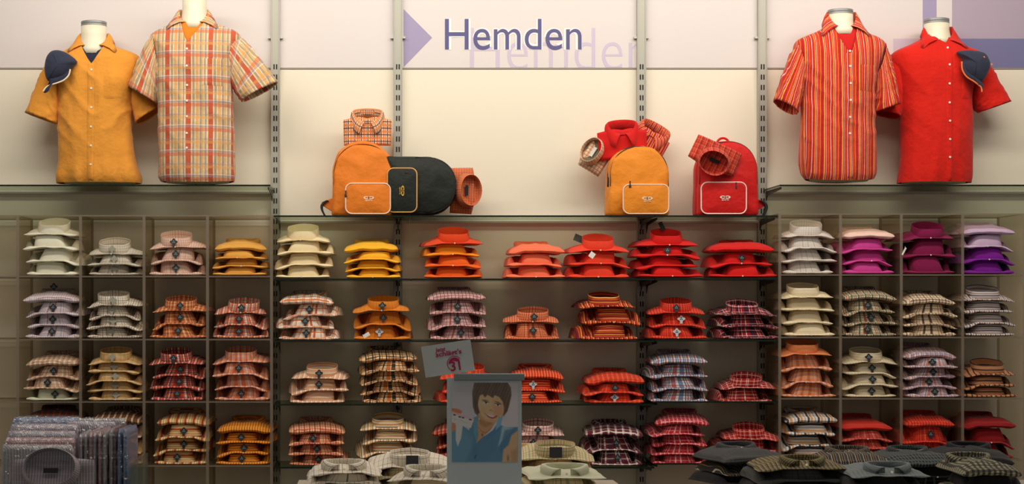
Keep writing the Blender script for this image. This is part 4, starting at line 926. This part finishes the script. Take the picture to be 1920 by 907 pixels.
# ---------------------------------------------------------------- bagged shirts in a clear bin at the left
def film():
    m = bpy.data.materials.new('plastic film'); m.use_nodes = True; nt = m.node_tree; nt.nodes.remove(nt.nodes['Principled BSDF'])
    t = nt.nodes.new('ShaderNodeBsdfTransparent'); t.inputs[0].default_value = (.97, .97, .98, 1); g_ = nt.nodes.new('ShaderNodeBsdfAnisotropic'); g_.inputs['Roughness'].default_value = .13
    tc = nt.nodes.new('ShaderNodeTexCoord'); n_ = nt.nodes.new('ShaderNodeTexNoise'); n_.inputs['Scale'].default_value = 55; n_.inputs['Detail'].default_value = 1
    bp = nt.nodes.new('ShaderNodeBump'); bp.inputs['Strength'].default_value = 1; bp.inputs['Distance'].default_value = .02
    nt.links.new(tc.outputs['Object'], n_.inputs['Vector']); nt.links.new(n_.outputs['Fac'], bp.inputs['Height']); nt.links.new(bp.outputs['Normal'], g_.inputs['Normal'])
    mx = nt.nodes.new('ShaderNodeMixShader'); mx.inputs[0].default_value = .16
    nt.links.new(t.outputs[0], mx.inputs[1]); nt.links.new(g_.outputs[0], mx.inputs[2]); nt.links.new(mx.outputs[0], nt.nodes['Material Output'].inputs[0]); return m
FILM = film()
BG = [cloth('bagged lilac stripe', (176, 166, 178), [(.0, .4, (120, 116, 130), .7)], .009, coat=.9), cloth('bagged grey stripe', (160, 156, 160), [(.0, .35, (100, 96, 110), .7)], .011, coat=.9),
      cloth('bagged rose stripe', (172, 134, 138), [(.0, .3, (110, 76, 88), .7)], .010, coat=.9), cloth('bagged blue', (110, 134, 168), [(.0, .3, (60, 80, 120), .6)], .010, coat=.9), cloth('bagged maroon', (92, 58, 70), coat=.9)]
BGN = ['lilac striped', 'grey striped', 'rose striped', 'blue striped', 'maroon']
def bagged(loc, rz, w, h, t, k, label, seed, lean=0):
    root = empty('bagged_shirt', loc, label, 'shirt', 'shirts in clear bags at the lower left', rot=(lean, 0, rz))
    for nm_, m, gw, amp, ph in (('folded_body', BG[k], 0, .002, 0), ('plastic_bag', FILM, .003, .010, 5)):
        V = []; N = 20; n = 24; H2 = h+gw*2
        for i in range(N+1):
            v_ = i/N; z = H2*v_-gw; e = math.sqrt(max(0, 1-max(0, (v_-.93)/.07)**2))*math.sqrt(max(0, 1-max(0, (.05-v_)/.05)**2))
            for j in range(n):
                a = 2*PI*j/n; x = (w/2+gw)*rpow(math.cos(a), .3)*(1-.06*(1-e)); y = (t/2+gw)*rpow(math.sin(a), .45)*max(.12, e)
                d = amp*noise.noise(Vector((x*30+seed, y*60, z*24+ph)))
                V.append((x+d, y+d*1.0, z+d*.8))
        f = grid_faces(N+1, n); f = [(i*n+j, i*n+(j+1) % n, (i+1)*n+(j+1) % n, (i+1)*n+j) for i in range(N) for j in range(n)]+[tuple(range(n))[::-1], tuple(N*n+j for j in range(n))]
        mk(nm_, V, f, m, root, uv=[(v[0]+v[1], v[2]) for v in V])
    return root
zb = ZT-.12+.002; rng = random.Random(5)
yb = -1.98; dB = DC+yb
xr = [(150+i*9.6) for i in range(10)]; ks = [0, 1, 2, 0, 2, 1, 0, 4, 3, 3]
NTH = ['first', 'second', 'third', 'fourth', 'fifth', 'sixth', 'seventh', 'eighth', 'ninth', 'tenth']
for i, (px, k) in enumerate(zip(xr, ks)):
    top = P(0, 812-1.2*i+rng.uniform(-2, 2), yb-.1)[2]
    bagged((at(px, yb-.12), yb+rng.uniform(-.008, .008), zb), PI/2+rng.uniform(-.03, .03), .27, top-zb, .019, k, '%s shirt in a clear bag, %s from left of the upright row' % (BGN[k], NTH[i]), i*3.1)
for i in range(5):                                           # rows turned towards the viewer, from the back to the front
    y = -1.80-.115*i; px = 86-4*i; top = P(0, 782+13*i, y)[2]
    bagged((at(px, y), y, zb), rng.uniform(-.05, .05), .27, top-zb, .05, [3, 0, 0, 2, 1][i], '%s shirt in a clear bag at lower left, %s' % (BGN[[3, 0, 0, 2, 1][i]], ['rearmost', 'second from back', 'third from back', 'fourth from back', 'fifth from back'][i]), 40+i*5, lean=-.04)
for i, (px, py) in enumerate(((190, 784), (172, 790))):
    y = -1.78-.05*i; bagged((at(px, y), y, zb), rng.uniform(-.04, .04), .20, P(0, py, y)[2]-zb, .028, 1-i, '%s shirt in a clear bag behind the upright row' % BGN[1-i], 70+i*5)
fs = peek_shirt(pk(98, 856, -2.52), 0, cloth('grey rib stripe', (168, 160, 170), [(.0, .4, (110, 106, 116), .7)], .010, [(.0, .06, (190, 184, 190), .5)], .03, coat=.6), 'grey striped knit with dark label, frontmost bagged top at far left', w=.30, h=.22, style='ring', ringt=(.094, .07), tiltx=1.25, lab_m=TAGB, group='shirts in clear bags at the lower left', sh=.012)
# bin
bn = empty('clear_bin', (at(170, -2.0), -2.0, ZT-.12), 'clear acrylic bin corner at the right of the bagged shirts', 'bin')
xR = at(266, -2.05)-at(170, -2.0); b_ = MB(); h0 = P(0, 856, -2.05)[2]-(ZT-.12)
BIN = clear('bin acrylic', (216, 224, 220), (160, 172, 168), .22, .12)
b_.box(xR-.004, xR, -.32, .12, .002, h0); b_.build('side_panel', BIN, bn)
b_ = MB(); b_.box(-.35, xR, -.325, -.319, .002, h0*.6); b_.build('front_panel', BIN, bn)
# ---------------------------------------------------------------- poster in a stand
yp = -2.80; sp = S(yp)
pr_ = P(908, 0, yp); x0 = pr_[0]
post = empty('poster_stand', (x0, yp, ZT), 'white framed table poster of a smiling short-haired woman in a blue shirt', 'poster')
PAPER = mat('poster paper', (222, 236, 244), .5); BAR = mat('clamp bar', (150, 164, 168), .4, .2)
def pz(py): return P(0, py, yp)[2]-ZT
def pxx(px): return (px-908)*sp
b_ = MB(); b_.box(pxx(838), pxx(978), -.003, .003, .006, pz(708)); b_.build('card', PAPER, post, bevel=.001)
b_ = MB(); b_.box(pxx(851), pxx(983), -.011, .009, pz(713), pz(700)); b_.build('clamp_bar', BAR, post, bevel=.003)
b_ = MB(); b_.box(pxx(838), pxx(978), -.06, .06, .001, .007); b_.build('foot', mat('clear foot', (160, 166, 168), .2), post)
def picture():
    NX_, NY_ = 150, 180; U, Vv = np.meshgrid((np.arange(NX_)+.5)/NX_, (np.arange(NY_)+.5)/NY_)
    A = .84; C = np.zeros((NY_, NX_, 3)); rs = np.random.RandomState(3)
    bgl = np.array([186, 184, 196.]); bgr = np.array([204, 200, 210.])
    k = np.clip((U-.3)*1.5, 0, 1)[..., None]; C[:] = bgl*(1-k)+bgr*k
    C += (Vv[..., None]*14-6)
    def soft(d, w_=.012): return np.clip(.5-d/w_, 0, 1)[..., None]
    def ell(cx, cy, rx, ry, ang=0):
        a = math.radians(ang); x = (U-cx)*A; y = Vv-cy; xr_ = x*math.cos(a)+y*math.sin(a); yr_ = -x*math.sin(a)+y*math.cos(a)
        return (np.sqrt((xr_/rx)**2+(yr_/ry)**2)-1)*min(rx, ry)
    def poly(pts):
        inside = np.zeros(U.shape, bool); dist = np.full(U.shape, 9.); n = len(pts)
        for i in range(n):
            (xa, ya), (xb, yb_) = pts[i], pts[(i+1) % n]
            cond = ((ya > Vv) != (yb_ > Vv)) & (U < (xb-xa)*(Vv-ya)/((yb_-ya) or 1e-9)+xa); inside ^= cond
            dx, dy = (xb-xa)*A, yb_-ya; t = np.clip(((U-xa)*A*dx+(Vv-ya)*dy)/(dx*dx+dy*dy+1e-9), 0, 1)
            dist = np.minimum(dist, np.hypot((U-xa)*A-t*dx, Vv-ya-t*dy))
        return np.where(inside, -dist, dist)
    def put(mask, col, op=1.): 
        nonlocal C
        C = C*(1-mask*op)+np.array(col, float)*mask*op
    put(soft(poly([(.8, 0), (1, 0), (1, 1), (.8, 1)]), .03), (196, 188, 196), .6)
    # blue shirt
    put(soft(poly([(0, .56), (.10, .50), (.26, .60), (.33, .44), (.40, .42), (.5, .7), (.72, .52), (.80, .56), (1, .56), (1, 1), (0, 1)]), .012), (70, 128, 168))
    put(soft(poly([(0, .62), (.2, .6), (.3, .7), (.34, 1), (0, 1)]), .06), (92, 148, 184), .6)
    put(soft(poly([(.2, 1), (.36, .72), (.40, .86), (.38, 1)]), .05), (54, 108, 150), .5)
    put(soft(poly([(.42, .80), (.62, .70), (.68, .78), (.5, 1), (.42, 1)]), .08), (60, 116, 160), .4)
    # white undersleeve at left, light sleeve at right
    put(soft(poly([(.06, .52), (.17, .52), (.14, .70), (.09, .80), (.06, .72)]), .015), (206, 214, 224))
    put(soft(poly([(.76, .55), (.94, .57), (.80, .70), (.70, .80), (.74, .66)]), .02), (150, 196, 214), .9)
    put(soft(poly([(.80, .60), (.98, .56), (.88, .72), (.74, .90), (.72, .84)]), .03), (60, 112, 158), .8)
    # right forearm reaching to the viewer
    put(soft(poly([(1, .60), (.9, .66), (.86, .78), (.78, .84), (.76, 1), (1, 1)]), .02), (206, 164, 120))
    put(soft(poly([(.9, .86), (1, .82), (1, 1), (.9, 1)]), .05), (176, 128, 92), .7)
    put(soft(ell(.85, .95, .012, .035, 0), .02), (110, 80, 60), .7)
    # hair behind
    put(soft(poly([(.34, .0), (.31, .12), (.32, .30), (.35, .38), (.40, .42), (.5, .44), (.72, .44), (.80, .40), (.86, .30), (.90, .16), (.89, .06), (.84, 0)]), .015), (74, 58, 48))
    # neck
    put(soft(poly([(.40, .38), (.38, .52), (.40, .66), (.37, .76), (.45, .70), (.58, .60), (.66, .50), (.70, .40)]), .015), (196, 144, 96))
    put(soft(poly([(.40, .44), (.52, .50), (.66, .44), (.6, .53), (.5, .56), (.42, .52)]), .03), (160, 108, 72), .7)
    # face
    put(soft(ell(.595, .285, .165, .215, -14), .014), (226, 174, 128))
    put(soft(ell(.55, .27, .10, .15, -14), .09), (226, 174, 126), .6)
    put(soft(ell(.70, .33, .07, .13, -14), .07), (190, 132, 88), .55)
    put(soft(ell(.47, .345, .03, .03), .04), (222, 146, 108), .5); put(soft(ell(.68, .375, .03, .03), .04), (214, 138, 100), .5)
    # fringe
    put(soft(poly([(.34, .04), (.36, .18), (.385, .27), (.42, .16), (.47, .145), (.50, .185), (.54, .15), (.62, .19), (.65, .155), (.72, .18), (.77, .24), (.80, .34), (.83, .33), (.86, .2), (.84, .0), (.4, .0)]), .02), (70, 54, 44))
    put(soft(poly([(.33, .16), (.38, .2), (.41, .38), (.36, .37)]), .012), (66, 50, 42)); put(soft(poly([(.82, .2), (.88, .2), (.84, .36), (.78, .42), (.79, .33)]), .012), (78, 58, 46))
    st = .5+.5*np.sin((U*A*math.cos(.35)+Vv*math.sin(.35))*170+3*np.sin(Vv*9)); hairm = ((C[..., 0] < 95) & (C[..., 2] < 75) & (Vv < .45))[..., None]
    C = np.where(hairm, C+(st*.6+.8*rs.rand(NY_, NX_)*.5)[..., None]*np.array([36, 28, 20])*(.5+.5*np.sin(U*23+Vv*7)[..., None]**2)+np.clip(.2-np.abs(Vv-.07), 0, .2)[..., None]*90, C)
    # brows, eyes, nose, mouth
    for cx, cy, an in ((.505, .222, 8), (.70, .250, 20)): put(soft(ell(cx, cy, .040, .007, an), .01), (84, 58, 44), .8)
    for cx, cy in ((.515, .252), (.695, .280)):
        put(soft(ell(cx, cy, .034, .013, 12), .008), (232, 222, 212), .9); put(soft(ell(cx+.003, cy, .013, .012), .006), (60, 66, 62)); put(soft(ell(cx, cy-.012, .036, .006, 12), .008), (50, 36, 32), .9)
    put(soft(ell(.595, .345, .020, .012, 10), .015), (184, 120, 84), .7); put(soft(ell(.583, .353, .006, .004), .006), (120, 70, 56), .8); put(soft(ell(.618, .357, .006, .004), .006), (120, 70, 56), .8)
    put(soft(ell(.600, .30, .012, .045, -10), .03), (236, 188, 142), .5)
    put(soft(poly([(.485, .375), (.53, .395), (.59, .405), (.65, .415), (.70, .415), (.66, .445), (.61, .455), (.55, .435)]), .008), (176, 62, 58))
    put(soft(poly([(.51, .388), (.55, .398), (.60, .408), (.66, .418), (.62, .435), (.57, .425)]), .006), (246, 240, 232))
    put(soft(ell(.60, .475, .05, .008, 10), .02), (180, 118, 80), .5)
    put(soft(ell(.735, .43, .007, .010), .006), (236, 226, 206)); put(soft(ell(.415, .455, .008, .008), .006), (230, 220, 200))
    # necklace
    for t in np.linspace(0, 1, 14): put(soft(ell(.40+.20*t, .56+.07*math.sin(PI*t)+.0*t, .006, .006), .006), (150, 84, 60), .8)
    put(soft(ell(.46, .655, .012, .018), .01), (120, 72, 50), .8)
    # collar
    put(soft(poly([(.33, .46), (.40, .40), (.39, .56), (.375, .74), (.33, .62)]), .01), (84, 144, 186)); put(soft(poly([(.37, .78), (.45, .70), (.62, .60), (.70, .50), (.74, .50), (.72, .60), (.55, .72), (.43, .80)]), .01), (64, 116, 168))
    put(soft(poly([(.71, .43), (.77, .42), (.74, .54), (.66, .60), (.68, .5)]), .012), (110, 170, 206))
    put(soft(ell(.355, .93, .008, .025, 25), .01), (30, 60, 84), .8)
    # hand with voucher card at left
    put(soft(poly([(0, .32), (.10, .33), (.16, .36), (.14, .39), (0, .38)]), .01), (206, 110, 70))
    put(soft(poly([(0, .36), (.34, .45), (.29, .57), (0, .50)]), .008), (224, 218, 222))
    put(soft(poly([(0, .36), (.34, .45), (.33, .475), (0, .39)]), .008), (214, 150, 170), .8)
    for cx, cy in ((.04, .405), (.12, .43), (.17, .44), (.28, .465)): put(soft(ell(cx, cy, .018, .009, 15), .006), (40, 36, 50), .9)
    for cx, cy in ((.06, .46), (.15, .48), (.22, .50)): put(soft(ell(cx, cy, .03, .006, 15), .01), (170, 160, 176), .8)
    put(soft(poly([(0, .50), (.05, .51), (.05, .60), (0, .62)]), .012), (214, 120, 76))
    return np.clip(C, 0, 255)
Cc = picture(); Cc = np.clip((Cc*.88+Cc.mean(2, keepdims=True)*.12)*1.10+30, 0, 252); NY_, NX_ = Cc.shape[:2]
w0, w1, z1_, z0_ = pxx(847), pxx(971), pz(717), pz(866)
xs_ = np.linspace(w0, w1, NX_+1); zs_ = np.linspace(z1_, z0_, NY_+1); VV = [(x, -.0036, z) for z in zs_ for x in xs_]
FF = [(j*(NX_+1)+i, (j+1)*(NX_+1)+i, (j+1)*(NX_+1)+i+1, j*(NX_+1)+i+1) for j in range(NY_) for i in range(NX_)]
pm_ = bpy.data.materials.new('printed photograph'); pm_.use_nodes = True; at_ = pm_.node_tree.nodes.new('ShaderNodeAttribute'); at_.attribute_name = 'print'
pm_.node_tree.links.new(at_.outputs['Color'], pm_.node_tree.nodes['Principled BSDF'].inputs['Base Color']); pm_.node_tree.nodes['Principled BSDF'].inputs['Roughness'].default_value = .4
po = mk('printed_photo', VV, FF, pm_, post, smooth=False)
ca = po.data.color_attributes.new('print', 'FLOAT_COLOR', 'CORNER'); v = Cc.reshape(-1, 3)/255.; v = np.where(v <= .04045, v/12.92, ((v+.055)/1.055)**2.4)
ca.data.foreach_set('color', np.repeat(np.concatenate([v, np.ones((len(v), 1))], 1), 4, axis=0).astype(np.float32).ravel())
# card with pink writing stuck behind the poster
PK = mat('pink print', (196, 30, 92), .5)
sc = empty('sign_card', P(840, 672, yp+.03), 'small tilted white card with pink writing behind the poster', 'sign', rot=(0, -math.radians(8.5), 0))
b_ = MB(); b_.box(-47*sp, 47*sp, -.001, .001, -29.5*sp, 29.5*sp); b_.box(20*sp, 30*sp, .001, .003, -60*sp, -20*sp); b_.build('card', mat('card paper', (222, 228, 228), .5), sc)
q = lambda x, z: (x*sp, z*sp)
lettering('Jetzt', PK, sc, -22*sp, -2*sp, 13*sp, 23*sp, -.0012, shear=.2, offset=.015)
lettering("schlägt's", PK, sc, -22*sp, 27*sp, 3*sp, 15.5*sp, -.0012, shear=.1, offset=.02)
b_ = MB(); n = 40; R0, R1 = 14.5*sp, 13.2*sp; cx_, cz_ = 11*sp, -11*sp
for k in range(n):
    a0, a1 = math.radians(35+190*k/n), math.radians(35+190*(k+1)/n)
    b_.prism([(cx_+R0*math.cos(a0), cz_+R0*math.sin(a0)), (cx_+R1*math.cos(a0), cz_+R1*math.sin(a0)), (cx_+R1*math.cos(a1), cz_+R1*math.sin(a1)), (cx_+R0*math.cos(a1), cz_+R0*math.sin(a1))], -.0018, -.0012)
top_ = [(cx_+11.5*sp*math.cos(math.radians(a)), cz_+11.5*sp*math.sin(math.radians(a))) for a in range(30, 186, 8)]+[(cx_-3*sp, cz_+6*sp), (cx_+5*sp, cz_+3*sp)]
b_.prism(top_, -.0018, -.0012); b_.build('emblem', PK, sc)
lettering('31', PK, sc, 2*sp, 21*sp, -25*sp, -6*sp, -.0016, offset=.02)

# ---------------------------------------------------------------- loose cards and tags on the shelves
def loose(px, py, y, wpx, hpx, ang, m, name, label, cat, lean=.15):
    s_ = S(y); o = empty(name, P(px, py, y), label, cat, None, rot=(-lean, math.radians(ang), 0))
    b_ = MB(); b_.box(-wpx*s_/2, wpx*s_/2, -.0012, .0012, -hpx*s_/2, hpx*s_/2); b_.build('card', m, o)
    b_ = MB(); b_.tube([(-wpx*s_*.4, 0, hpx*s_*.4), (-wpx*s_*.5, .006, hpx*s_*.62), (-wpx*s_*.42, .012, hpx*s_*.7)], .0008, 5); b_.build('string', mat('white string', (220, 216, 206), .6), o)
DKC = mat('dark card', (70, 74, 66), .5); WHC = mat('white tag', (236, 232, 224), .5)
loose(1088, 448, -.2, 24, 13, 22, DKC, 'price_card', 'dark grey price card sticking up behind the coral red pile', 'price card')
loose(1110, 478, -.37, 10, 11, 35, WHC, 'price_tag', 'small white price tag on the coral red pile', 'price tag')
loose(1241, 424, -.2, 8, 17, -25, TAGB, 'price_card', 'narrow black tag standing above the bright red pile', 'price card')
loose(687, 628, -.37, 13, 7, -30, WHC, 'price_tag', 'small white price tag on the golden brown pile', 'price tag')
loose(1695, 471, -.37, 3, 16, 30, WHC, 'price_tag', 'thin white tag at the left edge of the plum pile', 'price tag')
t_ = empty('size_clip', P(101, 537, -.25), 'loose black size clip standing on the lavender checked pile', 'size clip'); size_tag(t_, 0, 0, 0, 'black', 0)
